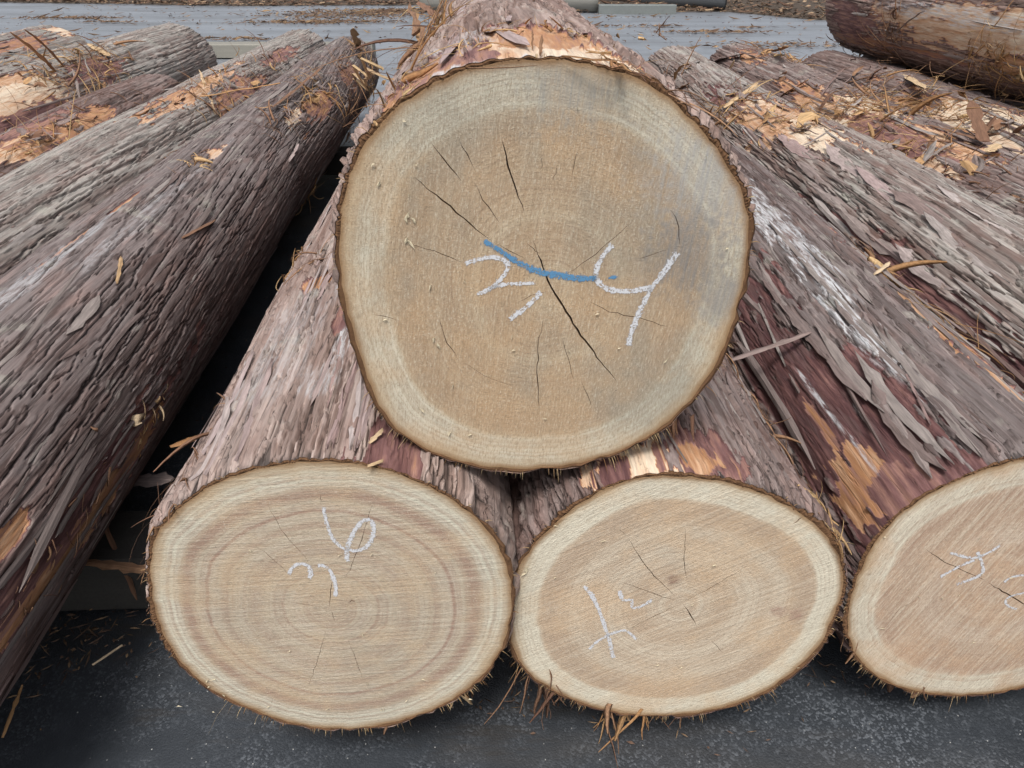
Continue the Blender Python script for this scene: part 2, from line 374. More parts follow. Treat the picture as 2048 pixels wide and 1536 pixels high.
def strips_field(L, U, TH, Y, thv, yv, seed, dens=1., rough=1.):
    """overlapping bark plates and strands laid over the log: height and tone on the grid"""
    r_ = np.random.default_rng(seed); ny, nt = len(yv), len(thv)
    uv = thv * L.rm
    n1 = (vnoise(U, Y, .0045, .11, seed, 3) - .5); n2 = vnoise(U, Y, .05, .5, seed + 3, 3)
    H = .0012 * vnoise(U, Y, .004, .06, seed + 1, 3); tone = .25 + .3 * vnoise(U, Y, .01, .2, seed + 2, 2)
    base = .0035 * n2
    H = H + base * .3
    circ = (uv[-1] - uv[0]); area = circ * L.len
    classes = [(1.2, .0105, 1.15, .0008, .0036, .13), (.95, .0060, .62, .0018, .0052, .18), (.38, .0032, .30, .003, .0064, .28), (.09, .0020, .030, .004, .0074, .7)]
    slant = L.slant
    for cov, w0, l0, ha, hb, rag in classes:
        n = int(dens * cov * area / (w0 * 1.6 * l0 * .9))
        n = min(n, 5200)
        # more of them where the view is close
        yc = L.len * r_.random(n) ** 1.35; uc = uv[0] + circ * r_.random(n)
        ww = w0 * np.exp(r_.normal(0, .38, n)); ll = l0 * np.exp(r_.normal(0, .42, n)); hh = r_.uniform(ha, hb, n) * rough
        fur = r_.random(n); tt = r_.random(n); am = r_.normal(0, .35, n) * ww; ph = r_.random(n) * 6.3; sk = slant + r_.normal(0, .007, n); bl = r_.uniform(1.5, 7, n)
        i0 = np.searchsorted(yv, yc - ll / 2); i1 = np.searchsorted(yv, yc + ll / 2)
        mar = ww * 1.2 + np.abs(am) + np.abs(sk) * ll / 2 + .002
        j0 = np.searchsorted(uv, uc - mar); j1 = np.searchsorted(uv, uc + mar)
        for k in range(n):
            a, b, c, d = i0[k], i1[k], j0[k], j1[k]
            if b - a < 1 or d - c < 1: continue
            y = yv[a:b, None] - yc[k]; t = 2 * y / ll[k]
            nn = n1[a:b, c:d]
            du = uv[None, c:d] - uc[k] - am[k] * np.sin(y * 9 / max(ll[k], .05) + ph[k]) - sk[k] * y
            wid = ww[k] * (1 - np.abs(np.clip(t + nn * rag, -1, 1)) ** bl[k])
            q = 1 - (np.abs(du) + nn * ww[k] * rag * .8) / np.maximum(wid, 1e-5)
            hs_ = hh[k] + base[a:b, c:d] + .0006 * q + .0009 * nn
            m = (q > 0) & (hs_ > H[a:b, c:d]) & (wid > 1e-4)
            if fur[k] > .45:      # an open furrow along one side of the strand
                sd = du * (1 if fur[k] > .72 else -1)
                gw = .0009 + .0016 * (fur[k] * 7 % 1)
                mg = (q <= 0) & (sd > 0) & ((np.abs(du) - wid) < gw) & (np.abs(t) < .93) & (hs_ > H[a:b, c:d] - .001)
                H[a:b, c:d] = np.where(mg, H[a:b, c:d] * .12, H[a:b, c:d])
            H[a:b, c:d] = np.where(m, hs_, H[a:b, c:d]); tone[a:b, c:d] = np.where(m, tt[k], tone[a:b, c:d])
    # open fissures between the plates, running with the grain
    n = int(circ * L.len * 150 * L.fis); yc = L.len * r_.random(n) ** 1.9; uc = uv[0] + circ * r_.random(n); ll = .10 * np.exp(r_.normal(.7, .6, n)); fw = .0010 * np.exp(r_.normal(.12, .4, n))
    i0 = np.searchsorted(yv, yc - ll / 2); i1 = np.searchsorted(yv, yc + ll / 2); sk = slant + r_.normal(0, .02, n); ph = r_.random(n) * 6.3; mar = np.abs(sk) * ll / 2 + .012
    j0 = np.searchsorted(uv, uc - mar); j1 = np.searchsorted(uv, uc + mar)
    for k in range(n):
        a, b, c, d = i0[k], i1[k], j0[k], j1[k]
        if b - a < 2 or d - c < 1: continue
        y = yv[a:b, None] - yc[k]; t = 2 * y / ll[k]
        du = uv[None, c:d] - uc[k] - sk[k] * y - .002 * np.sin(y * 38 + ph[k]) - .0035 * np.sin(y * 13 + 2 * ph[k]) - .002 * (1 if k % 2 else -1) * np.floor(y * 30 + ph[k]) % .004
        f = np.clip(1.25 - np.abs(du) / (fw[k] * np.sqrt(np.clip(1 - t * t, .001, 1)) + .0002), 0, 1)
        H[a:b, c:d] *= 1 - f * .97
    return H, tone

def build_log(key, label, X, r, z=None, y0=.6, y1=4.4, r1=None, off=(0, 0), outline=None, pith=None, mat=None, seed=1, group='cedar logs of the pile',
              patches=(), whites=(), grey=.45, vis=(-20, 200), nt=260, ny=420, dens=1., slant=0., face=None, cracks=(), chalk=(), rough=1., blend=.5, peeln=1., fis=1., wet=.3):
    L = Log(); L.seed = seed; L.slant = slant; L.blend = blend; L.key = key; L.fis = fis; L.wet = wet
    L.r1 = r1 or r * .9; L.len = (y1 - y0); L.off = off
    if z is None: z = .09 + r
    # X is measured on the row's own line through the eye, so the log's front sits at X + ROWDIR * y0
    P0 = np.array([X + ROWDIR[0] / ROWDIR[1] * y0, y0, z])
    if outline:
        W = [on_plane(u, v, (0, y0, 0), np.array([ROWDIR[0], ROWDIR[1], 0])) for u, v in outline]
        W = np.array(W); ex = np.array([ROWDIR[1], -ROWDIR[0], 0]); a = W @ ex; b = W[:, 2]
        # polygon centroid
        cr = a * np.roll(b, -1) - np.roll(a, -1) * b; A = cr.sum() / 2
        ca = ((a + np.roll(a, -1)) * cr).sum() / (6 * A); cb = ((b + np.roll(b, -1)) * cr).sum() / (6 * A)
        # back from (a, b) on the plane to a world point
        pd = np.dot([0, y0, 0], ROWDIR); P0 = ex * ca + ROWDIR * pd + np.array([0, 0, cb])
        L.out = smooth_outline(np.stack([a - ca, b - cb], 1)); L.rm = float(L.out[1].mean())
    else:
        T = np.linspace(-np.pi, np.pi, 720, endpoint=False); s = seed * 1.3
        L.out = (T, r * (1 + .03 * np.sin(2 * T + s) + .018 * np.sin(3 * T + 2 * s) + .01 * np.sin(5 * T + s * 3))); L.rm = r
    L.root = bpy.data.objects.new('cedar_log', None); link(L.root); L.root.empty_display_size = .05
    L.root.matrix_world = Matrix.Translation(P0) @ Matrix.Rotation(RZ, 4, 'Z')
    tag(L.root, label, 'log', group); L.M = L.root.matrix_world.copy(); L.Minv = L.M.inverted()
    LOGS[key] = L
    def loc(u, v):
        w = on_plane(u, v, P0, ROWDIR); q = L.Minv @ Vector(w); return q.x, q.z
    # ---- bark
    nv = int(nt * .84); a0, a1 = R(vis[0]), R(vis[1]); S = R(-90)
    lo = np.linspace(S, a0, max(3, int((nt - nv) * (a0 - S) / (2 * np.pi - (a1 - a0)))), endpoint=False)
    hi = np.linspace(a1, S + 2 * np.pi, max(3, int((nt - nv) * (S + 2 * np.pi - a1) / (2 * np.pi - (a1 - a0)))))
    thv = np.concatenate([lo, np.linspace(a0, a1, nv, endpoint=False), hi])
    g0, g1 = .0022, .0042
    q = np.linspace(0, 1, ny); yv = (np.exp(q * math.log((g0 + g1 * L.len) / g0)) - 1) * g0 / g1
    TH, Y = np.meshgrid(thv, yv); U = TH * L.rm
    H, tone = strips_field(L, U, TH, Y, thv, yv, seed * 10, dens, rough)
    gr = grey + .9 * (vnoise(U, Y, .06, .5, seed + 40, 3) - .5) + .5 * (tone - .5) + L.wet * np.sin(TH) - L.wet * .45  # greyer on top; damp red below, with underside shade painted in
    peel = np.zeros_like(H); white = np.zeros_like(H)
    nA = vnoise(U, Y, .014, .11, seed + 50, 4) - .5; nB = vnoise(U, Y, .03, .03, seed + 51, 4) - .5; nC = vnoise(U, Y, .005, .05, seed + 52, 3) - .5
    for p in patches:
        (pu, pv), ly, lu, val = p[:4]; th, yy = pix_on(L, pu, pv) if pv is not None else (R(pu[0]), pu[1])
        sk = p[4] if len(p) > 4 else 0.
        dy = (Y - yy); du = (U - th * L.rm) - sk * dy
        du = np.where(du > np.pi * L.rm, du - 2 * np.pi * L.rm, du); du = np.where(du < -np.pi * L.rm, du + 2 * np.pi * L.rm, du)
        m = 1 - np.sqrt((dy / ly) ** 2 + (du / lu) ** 2) + (nA * 1.5 + nB * .9 + nC * .9) * peeln
        k = sstep(0, .12, m); v = val + .22 * nA + .28 * nC
        peel = np.where(k > .5, np.maximum(v, .2), peel)
        H = H * (1 - k * (.9 - .25 * (val < .4))) + k * .0004 * (1 + nC * 3)
        tone = tone * (1 - k) + k * (.5 + nC)
    for p in whites:
        (pu, pv), ly, lu, val = p[:4]; th, yy = pix_on(L, pu, pv); sk = p[4] if len(p) > 4 else 0.
        dy = (Y - yy); du = (U - th * L.rm) - sk * dy
        m = 1 - np.sqrt((dy / ly) ** 2 + (du / lu) ** 2) + nA * 1.2 + nC * .8
        white = np.maximum(white, val * sstep(0, .35, m))
    H = np.clip(H, 0, .012); thick = (.0018 if key == 'T' else .0030) * sstep(.45, .8, vnoise(U, Y * 0, .045, 1, seed + 70, 3)) * (1 - sstep(0, .05, Y)) + .0012 * vnoise(U, Y * 0, .006, 1, seed + 71, 2) * (1 - sstep(0, .02, Y)); H *= .3 + .7 * sstep(0, .02, Y)
    H[:, -1] = H[:, 0]
    rr = Rfun(L, TH, Y) + .0014 + .0014 * sstep(0, .02, Y) + H + thick * (np.abs(TH - R(90)) < R(175)); cx, cz = centre(L, Y)
    V = np.stack([(cx + rr * np.cos(TH)).ravel(), Y.ravel(), (cz + rr * np.sin(TH)).ravel()], 1)
    n, m = TH.shape; i = np.arange((n - 1) * (m - 1)); a = i // (m - 1) * m + i % (m - 1)
    me = mesh('bark', V, np.stack([a, a + m, a + m + 1, a + 1], 1), mat or M_BARK)
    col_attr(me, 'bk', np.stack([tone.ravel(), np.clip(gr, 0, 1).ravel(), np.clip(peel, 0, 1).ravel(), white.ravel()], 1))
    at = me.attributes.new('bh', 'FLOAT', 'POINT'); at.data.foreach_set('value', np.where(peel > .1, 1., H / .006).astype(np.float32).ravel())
    obj('bark', me, L.root)
    L.rr0 = (thv, rr[0])
    # ---- sawn ring of bark at the front, and the fibres the saw tore along it
    ri = Rfun(L, thv, 0.) - .0004; ro = rr[0]; k = len(thv); mid = ri * .45 + ro * .55
    V = [np.stack([q_ * np.cos(thv), np.full(k, yq) + yn, q_ * np.sin(thv)], 1) for q_, yq, yn in ((ri, .0006, 0), (mid, -.0004, rng.normal(0, .0006, k)), (ro, .0012, 0))]
    V = np.concatenate(V); i = np.arange(k - 1); F = np.concatenate([np.stack([i, i + 1, i + 1 + k, i + k], 1), np.stack([i + k, i + 1 + k, i + 1 + 2 * k, i + 2 * k], 1)])
    obj('bark_rim', mesh('bark_rim', V, F, M_RIM, False), L.root)
    # ---- cut faces
    pit = loc(*pith) if pith else (r * .05 * math.sin(seed), r * .06 * math.cos(seed))
    cut_face(L, pit, face, [([loc(*p) for p in c[0]], c[1] * (.5 if key == 'A' else .7)) for c in cracks], 0.)
    far_face(L, face or M_END)
    if outline:
        rim_fibres(L, seed)
        for pts, wdt, mt, lb in chalk: chalk_mark(L, [loc(*p) for p in pts], wdt, mt, lb)
    return L

def ribbon_poly(pts, width, taper=True):
    """outline of a thin pointed crack along a polyline"""
    P = np.array(pts); d = np.r_[0, np.cumsum(np.hypot(*np.diff(P, axis=0).T))]; n = max(5, int(d[-1] / .006))
    s = np.linspace(0, d[-1], n); Q = np.stack([np.interp(s, d, P[:, 0]), np.interp(s, d, P[:, 1])], 1)
    Q[1:-1] += rng.normal(0, .0004, (n - 2, 2))
    t = np.gradient(Q, axis=0); t /= np.linalg.norm(t, axis=1)[:, None]; nn = np.stack([-t[:, 1], t[:, 0]], 1)
    q = s / d[-1]; w = width * .5 * (np.sin(np.pi * np.clip(q, .02, .98)) ** .7) * (1 + rng.normal(0, .18, n))
    Lf = Q[1:-1] + nn[1:-1] * w[1:-1, None]; Rt = Q[1:-1] - nn[1:-1] * w[1:-1, None]
    return Q, np.concatenate([Q[:1], Lf, Q[-1:], Rt[::-1]]), len(Lf)

def ring_attr(L, P, pit):
    """distance from the pith as a share of the way to the outline"""
    d = P - np.array(pit); rad = np.hypot(d[:, 0], d[:, 1]); ang = np.arctan2(d[:, 1], d[:, 0])
    T = np.linspace(-np.pi, np.pi, 361); O = np.stack([Rfun(L, T, 0.) * np.cos(T), Rfun(L, T, 0.) * np.sin(T)], 1) - np.array(pit)
    oa = np.arctan2(O[:, 1], O[:, 0]); orr = np.hypot(O[:, 0], O[:, 1]); o = np.argsort(oa)
    Rm = np.interp(ang, np.concatenate([oa[o] - 2 * np.pi, oa[o], oa[o] + 2 * np.pi]), np.tile(orr[o], 3))
    return rad / Rm
def cut_face(L, pit, mat, cracks, y):
    nT = 120; T = np.linspace(-np.pi, np.pi, nT, endpoint=False); Rr = Rfun(L, T, 0.) + .0002
    V = [(Rr[i] * math.cos(T[i]), Rr[i] * math.sin(T[i])) for i in range(nT)]; E = [(i, (i + 1) % nT) for i in range(nT)]
    polys = []
    for pts, w in cracks:
        Q, poly, k = ribbon_poly(pts, w); st = len(V); V += [tuple(p) for p in poly]; n = len(poly)
        E += [(st + i, st + (i + 1) % n) for i in range(n)]; polys.append((Q, poly, k, w))
    for s in np.linspace(.08, .97, 16):
        m = int(12 + 100 * s)
        for j in range(m):
            a = -np.pi + 2 * np.pi * (j + .5 * random.random()) / m; rr_ = np.interp(a, T, Rr, period=2 * np.pi)
            # rings are centred on the pith near the middle and on the outline near the bark
            V.append((pit[0] * (1 - s) + s * rr_ * math.cos(a), pit[1] * (1 - s) + s * rr_ * math.sin(a)))
    V.append(tuple(pit))
    ov, oe, of, *_ = delaunay_2d_cdt([Vector(p) for p in V], E, [], 1, 1e-6)
    P = np.array([(p.x, p.y) for p in ov]); F = np.array([tuple(f) for f in of if len(f) == 3]); C = P[F].mean(1)
    keep = np.ones(len(F), bool)
    for Q, poly, k, w in polys:
        x, z = C[:, 0], C[:, 1]; ins = np.zeros(len(C), bool); px, pz = poly[:, 0], poly[:, 1]; j = len(poly) - 1
        for i in range(len(poly)):
            cnd = ((pz[i] > z) != (pz[j] > z)) & (x < (px[j] - px[i]) * (z - pz[i]) / (pz[j] - pz[i] + 1e-12) + px[i]); ins ^= cnd; j = i
        keep &= ~ins
    F = F[keep]
    # normals towards -Y
    a, b, c = P[F[:, 0]], P[F[:, 1]], P[F[:, 2]]; cr = (b[:, 0] - a[:, 0]) * (c[:, 1] - a[:, 1]) - (b[:, 1] - a[:, 1]) * (c[:, 0] - a[:, 0])
    F[cr < 0] = F[cr < 0][:, ::-1]
    me = mesh('cut_face', np.stack([P[:, 0], np.full(len(P), y), P[:, 1]], 1), F, mat or M_END, False)
    ra = ring_attr(L, P, pit); col_attr(me, 'ring', np.stack([ra, ra, ra, np.ones(len(ra))], 1))
    obj('cut_face', me, L.root)
    for Q, poly, k, w in polys:           # the walls of the crack run back into the wood
        n = len(poly); dep = .004 + w * 4; V = []; F = []
        for p in poly: V.append((p[0], y, p[1]))
        st = len(V)
        for q in Q: V.append((q[0], y + dep * random.uniform(.8, 1.2), q[1]))
        for i in range(n):
            j = (i + 1) % n
            def deep(i_): return st + (i_ if i_ <= k + 1 else n - i_)
            F.append([i, j, deep(j), deep(i)] if deep(i) != deep(j) else [i, j, deep(i)])
        obj('crack', mesh('crack', V, F, M_CRACK, False), L.root)
def far_face(L, mat):
    T = np.linspace(-np.pi, np.pi, 72, endpoint=False); y = L.len; cx, cz = centre(L, y); V = [(cx, y, cz)]; ra = [0]
    for s in (.35, .7, 1.):
        r_ = (Rfun(L, T, y) + (.004 if s == 1. else 0)) * s
        V += [(cx + a * math.cos(t), y, cz + a * math.sin(t)) for a, t in zip(r_, T)]; ra += [s] * 72
    F = [(0, 1 + j, 1 + (j + 1) % 72) for j in range(72)]
    for q in (0, 1): F += [(1 + q * 72 + j, 1 + (q + 1) * 72 + j, 1 + (q + 1) * 72 + (j + 1) % 72, 1 + q * 72 + (j + 1) % 72) for j in range(72)]
    me = mesh('cut_face', V, F, mat, False); ra = np.array(ra, float); col_attr(me, 'ring', np.stack([ra, ra, ra, ra * 0 + 1], 1)); obj('cut_face', me, L.root)

def chalk_mark(L, pts, w, mat, lb):
    P = np.array(pts); d = np.r_[0, np.cumsum(np.hypot(*np.diff(P, axis=0).T))]; n = max(6, int(d[-1] / .0025)); s = np.linspace(0, d[-1], n)
    # smooth the polyline
    Q = np.stack([np.interp(s, d, P[:, 0]), np.interp(s, d, P[:, 1])], 1)
    for _ in range(6): Q[1:-1] = (Q[:-2] + 2 * Q[1:-1] + Q[2:]) / 4
    t = np.gradient(Q, axis=0); t /= np.linalg.norm(t, axis=1)[:, None] + 1e-9; nn = np.stack([-t[:, 1], t[:, 0]], 1)
    ww = w * (.40 if L.key != 'T' else .31) * (1 + .5 * np.interp(s, np.linspace(0, d[-1], 7), rng.random(7))) * (1 + rng.normal(0, .07, n)); V = []; e = []
    for k in (-1, -.4, .4, 1): V.append(np.stack([Q[:, 0] + nn[:, 0] * ww * k, np.full(n, -.0005), Q[:, 1] + nn[:, 1] * ww * k], 1)); e += [abs(k) ** 2 if abs(k) > .5 else 0] * n
    e = np.array(e); e[[0, n, 2 * n, 3 * n]] = 1; e[[n - 1, 2 * n - 1, 3 * n - 1, 4 * n - 1]] = 1
    i = np.arange(n - 1); F = np.concatenate([np.stack([i + k * n, i + 1 + k * n, i + 1 + (k + 1) * n, i + (k + 1) * n], 1) for k in range(3)])
    me = mesh('chalk_mark', np.concatenate(V), F, mat); a = me.attributes.new('edge', 'FLOAT', 'POINT'); a.data.foreach_set('value', e.astype(np.float32))
    o = obj('chalk_mark', me, L.root)
    if lb: o['label'] = lb

def ribbons(strands, name, mat, fc=None):
    """a mesh of thin folded ribbons; strands: list of (points (k,3), width)"""
    V, F, A = [], [], []
    for si, (P, w) in enumerate(strands):
        P = np.asarray(P, float); k = len(P); t = np.gradient(P, axis=0); t /= np.linalg.norm(t, axis=1)[:, None] + 1e-9
        up = rng.normal(0, 1, 3); s = np.cross(t, up); s /= np.linalg.norm(s, axis=1)[:, None] + 1e-9; b = np.cross(s, t)
        q = np.linspace(0, 1, k); wd = w * .5 * (1 - .75 * q ** 2); st = len(V)
        for j in range(k):
            V += [P[j] - s[j] * wd[j], P[j] + b[j] * wd[j] * .5, P[j] + s[j] * wd[j]]
        c = fc if fc is not None else rng.random() ** 1.5
        A += [c] * (3 * k)
        for j in range(k - 1):
            for m in (0, 1, 2):
                m2 = (m + 1) % 3; F.append((st + 3 * j + m, st + 3 * j + m2, st + 3 * j + 3 + m2, st + 3 * j + 3 + m))
    me = mesh(name, np.array(V), np.array(F), mat); a = me.attributes.new('fc', 'FLOAT', 'POINT'); a.data.foreach_set('value', np.array(A, np.float32))
    return me
def rim_fibres(L, seed):
    thv, ro = L.rr0; st = []
    for _ in range(900):
        a = rng.uniform(-np.pi / 2, 1.5 * np.pi); low = max(0., -math.sin(a))
        if rng.random() > .35 + .65 * low: continue
        r_ = np.interp(a, thv, ro); ri = float(Rfun(L, a, 0.)); r0_ = rng.uniform(ri + .0005, r_); ln = rng.uniform(.002, .006) * (1 + 1.1 * low * rng.random())
        if math.sin(a * 9 + seed) + math.sin(a * 23 + seed * 2) + rng.normal(0, .7) < .1: continue
        ln *= math.exp(rng.normal(-.25, .5)); a2 = a + rng.normal(0, .02)
        p0 = np.array([r0_ * math.cos(a), .001, r0_ * math.sin(a)]); dr = np.array([math.cos(a2), -rng.uniform(0, .6), math.sin(a2)]) * ln
        p2 = p0 + dr + [0, 0, -ln * .25]; st.append(([p0, p0 + dr * .55, p2], rng.uniform(.0004, .0011)))
    o = obj('rim_fibre', ribbons(st, 'rim_fibre', M_RIMFIB), L.root); o['kind'] = 'stuff'

M_END = cut_material('weathered_cut_wood', (.42, .36, .27), (.36, .26, .17), (.2, .12, .07), seed=9)
M_RIMFIB = sheet_material('rim_fibre', (.16, .075, .03), (.36, .2, .09), (.55, .42, .24), .85)

# four sawn faces: outlines, pith, cracks and chalk marks
def zz(o, s, pts): return [(o[0] + a / s, o[1] + b / s) for a, b in pts]
o5, s5, o2, s2, o7, s7, o8, s8 = (680, 400), 2.381, (600, 0), 2.731, (250, 880), 2.341, (1000, 900), 1.954
OUT_T = [(1021, 128), (1060, 124), (1113, 123), (1150, 126), (1186, 132), (1240, 146), (1296, 164), (1350, 205), (1390, 240), (1430, 285), (1470, 345), (1495, 390), (1504, 440), (1503, 500), (1496, 560), (1480, 620), (1458, 690), (1420, 760), (1370, 820), (1310, 870), (1240, 905), (1160, 928), (1080, 937), (1000, 936), (920, 920), (850, 893), (800, 858), (765, 812), (745, 760), (725, 690), (705, 620), (692, 540), (690, 476), (695, 420), (701, 385), (728, 311), (783, 238), (820, 207), (856, 183), (900, 161), (948, 141), (985, 133)]
OUT_A = [(506, 935), (560, 925), (622, 920), (680, 923), (741, 931), (827, 961), (885, 990), (933, 1025), (976, 1068), (1002, 1119), (1015, 1179), (1010, 1243), (993, 1299), (942, 1363), (882, 1405), (805, 1435), (720, 1453), (634, 1453), (549, 1435), (485, 1410), (421, 1380), (357, 1324), (314, 1252), (297, 1179), (293, 1119), (305, 1064), (330, 1034), (357, 1008), (421, 965)]
OUT_B = [(1297, 946), (1340, 945), (1389, 949), (1486, 967), (1563, 1000), (1629, 1043), (1670, 1094), (1686, 1140), (1683, 1187), (1660, 1238), (1640, 1284), (1588, 1335), (1522, 1381), (1435, 1412), (1358, 1423), (1286, 1425), (1205, 1412), (1118, 1381), (1051, 1335), (1023, 1279), (1018, 1217), (1025, 1156), (1051, 1105), (1102, 1048), (1164, 997), (1230, 961)]
OUT_C = [(2048, 915), (1947, 946), (1870, 982), (1808, 1023), (1757, 1079), (1727, 1140), (1706, 1207), (1703, 1258), (1721, 1309), (1757, 1345), (1819, 1373), (1895, 1384), (1972, 1384), (2048, 1371), (2150, 1335), (2240, 1280), (2300, 1210), (2325, 1120), (2295, 1030), (2220, 960), (2130, 918)]
F_T = cut_material('cut_wood_top', (.55, .50, .38), (.435, .33, .205), (.27, .165, .09), 34, (.12, 1), .15, .6, ((0.135, .10, .085, (.33, .32, .30)), (.115, .03, .05, (.20, .185, .17)), (.02, .17, .06, (.27, .26, .23)), (.15, -.01, .035, (.25, .23, .21))), .80, ((.74, .07, .45), (.52, .06, .35), (.33, .04, .2)), 1)
F_A = cut_material('cut_wood_left', (.57, .54, .42), (.485, .415, .31), (.28, .145, .095), 26, (1, .05), .24, .16, (), .845, ((.80, .055, .75), (.69, .020, .95), (.60, .03, .4), (.45, .03, .3), (.28, .02, .25)), 2)
F_B = cut_material('cut_wood_middle', (.62, .57, .44), (.53, .43, .31), (.33, .21, .13), 30, (1, .5), .24, .10, ((-.004, .035, .010, (.22, .12, .08)), (.11, -.012, .012, (.33, .2, .14)), (.13, -.018, .012, (.33, .2, .14))), .83, ((.76, .08, .45),), 3)
F_C = cut_material('cut_wood_right', (.58, .53, .41), (.49, .36, .255), (.33, .19, .12), 30, (.45, 1), .42, .1, (), .80, ((.74, .07, .5), (.4, .05, .3)), 4)
W = 'white chalk '
ch_T = [(zz(o5, s5, [(590, 305), (640, 285), (700, 270), (760, 272), (800, 290), (810, 312), (790, 350), (755, 385), (715, 425), (685, 440), (645, 445)]), .0078, M_CHALK, W + 'upper bow of the digit 2'),
        (zz(o5, s5, [(700, 425), (750, 405), (820, 397), (880, 395), (935, 395)]), .007, M_CHALK, W + 'foot of the digit 2'),
        (zz(o5, s5, [(962, 428), (920, 480), (870, 525), (800, 570)]), .0085, M_CHALK, W + 'slash below the digit 2'),
        (zz(o5, s5, [(1300, 205), (1260, 255), (1225, 305), (1213, 350), (1230, 400), (1275, 428), (1340, 435), (1420, 428), (1490, 415)]), .009, M_CHALK, W + 'hook of the digit 4'),
        (zz(o5, s5, [(1612, 240), (1575, 295), (1530, 360), (1480, 420), (1440, 500), (1405, 580), (1380, 650), (1372, 700)]), .010, M_CHALK, W + 'stem of the digit 4'),
        (zz(o5, s5, [(675, 190), (740, 225), (820, 280), (900, 325), (980, 350), (1080, 365), (1150, 375), (1232, 370)]), .0100, M_BLUE, 'blue chalk stroke above the digits'),
        (zz(o5, s5, [(1270, 370), (1325, 362)]), .005, M_BLUE, 'blue chalk dash at the end of the blue stroke')]
ch_A = [(zz(o7, s7, [(930, 305), (938, 370), (958, 430), (985, 480), (1030, 512), (1080, 520), (1125, 508), (1155, 470), (1168, 420), (1163, 375), (1143, 362), (1110, 375), (1072, 425), (1048, 480), (1036, 520), (1045, 572)]), .0062, M_CHALK, W + 'digit 6'),
        (zz(o7, s7, [(765, 635), (775, 605), (800, 578), (840, 572), (868, 590), (875, 620), (860, 655)]), .006, M_CHALK, W + 'upper bow of the digit 3'),
        (zz(o7, s7, [(895, 585), (930, 580), (960, 602), (978, 650), (990, 700), (985, 735)]), .0065, M_CHALK, W + 'lower bow of the digit 3')]
ch_B = [(zz(o8, s8, [(325, 525), (365, 575), (395, 645), (420, 715), (445, 815)]), .0065, M_CHALK, W + 'stem of the 4'),
        (zz(o8, s8, [(345, 780), (380, 745), (430, 718), (488, 697), (512, 718), (535, 742)]), .0052, M_CHALK, W + 'bar of the 4'),
        (zz(o8, s8, [(465, 545), (478, 588), (500, 590), (520, 575), (512, 605), (515, 622), (550, 612), (600, 580)]), .0058, M_CHALK, W + 'digit 3')]
ch_C = [(zz(o8, s8, [(1755, 400), (1800, 412), (1850, 425), (1900, 405), (1960, 368)]), .0055, M_CHALK, W + 'upper bar'),
        (zz(o8, s8, [(1860, 425), (1790, 455), (1715, 497)]), .0055, M_CHALK, W + 'long slanting bar'),
        (zz(o8, s8, [(1862, 392), (1885, 440), (1890, 482), (1840, 505), (1780, 525)]), .0055, M_CHALK, W + 'hooked stem'),
        (zz(o8, s8, [(2120, 470), (2048, 487), (1990, 494), (1966, 520)]), .005, M_CHALK, W + 'upper bow of the last digit'),
        (zz(o8, s8, [(2090, 545), (2035, 560), (1985, 570), (1968, 590), (1985, 612), (2022, 622)]), .005, M_CHALK, W + 'lower bow of the last digit')]
mm = .001
cr_T = [(zz((0, 0), 1, [(1065, 478), (1080, 520), (1090, 545), (1104, 578), (1130, 620), (1160, 668), (1195, 715), (1235, 765)]), 2.3 * mm),
        (zz(o2, s2, [(620, 965), (750, 1070), (880, 1180), (1000, 1280), (1045, 1312)]), 1.6 * mm), (zz(o2, s2, [(1055, 1322), (1150, 1370), (1235, 1415)]), .7 * mm),
        (zz(o2, s2, [(1100, 755), (1135, 900), (1165, 990), (1200, 1100), (1227, 1170)]), 1.6 * mm), (zz(o2, s2, [(865, 745), (920, 860), (962, 945)]), .9 * mm),
        (zz(o2, s2, [(710, 770), (800, 890), (890, 1000)]), 1. * mm), (zz(o2, s2, [(945, 985), (1000, 1090), (1095, 1225)]), .8 * mm), (zz(o2, s2, [(1520, 815), (1480, 975)]), .7 * mm),
        (zz((0, 0), 1, [(818, 487), (870, 503), (935, 527)]), .8 * mm), (zz(o5, s5, [(1185, 482), (1280, 530), (1400, 555), (1560, 602)]), 1. * mm),
        (zz(o5, s5, [(968, 560), (942, 700), (940, 820), (950, 1025)]), 1. * mm), (zz(o5, s5, [(470, 560), (510, 680), (560, 750)]), .8 * mm), (zz(o5, s5, [(580, 770), (690, 840), (830, 890)]), .6 * mm),
        (zz(o5, s5, [(1060, 650), (1112, 855)]), .6 * mm), (zz(o5, s5, [(1148, 860), (1200, 985)]), .7 * mm), (zz(o5, s5, [(1570, 40), (1610, 110), (1620, 225)]), .9 * mm),
        (zz(o5, s5, [(1000, 432), (920, 455), (835, 492)]), .6 * mm), (zz(o5, s5, [(1060, 370), (1200, 270), (1400, 100)]), .7 * mm), (zz(o5, s5, [(1415, 282), (1490, 258), (1570, 235)]), .7 * mm),
        (zz(o5, s5, [(150, 545), (210, 552), (280, 575)]), .7 * mm), (zz(o2, s2, [(1330, 850), (1315, 930)]), .5 * mm), (zz(o2, s2, [(1400, 900), (1385, 990)]), .5 * mm), (zz(o5, s5, [(890, 205), (925, 240), (950, 252)]), .9 * mm)]
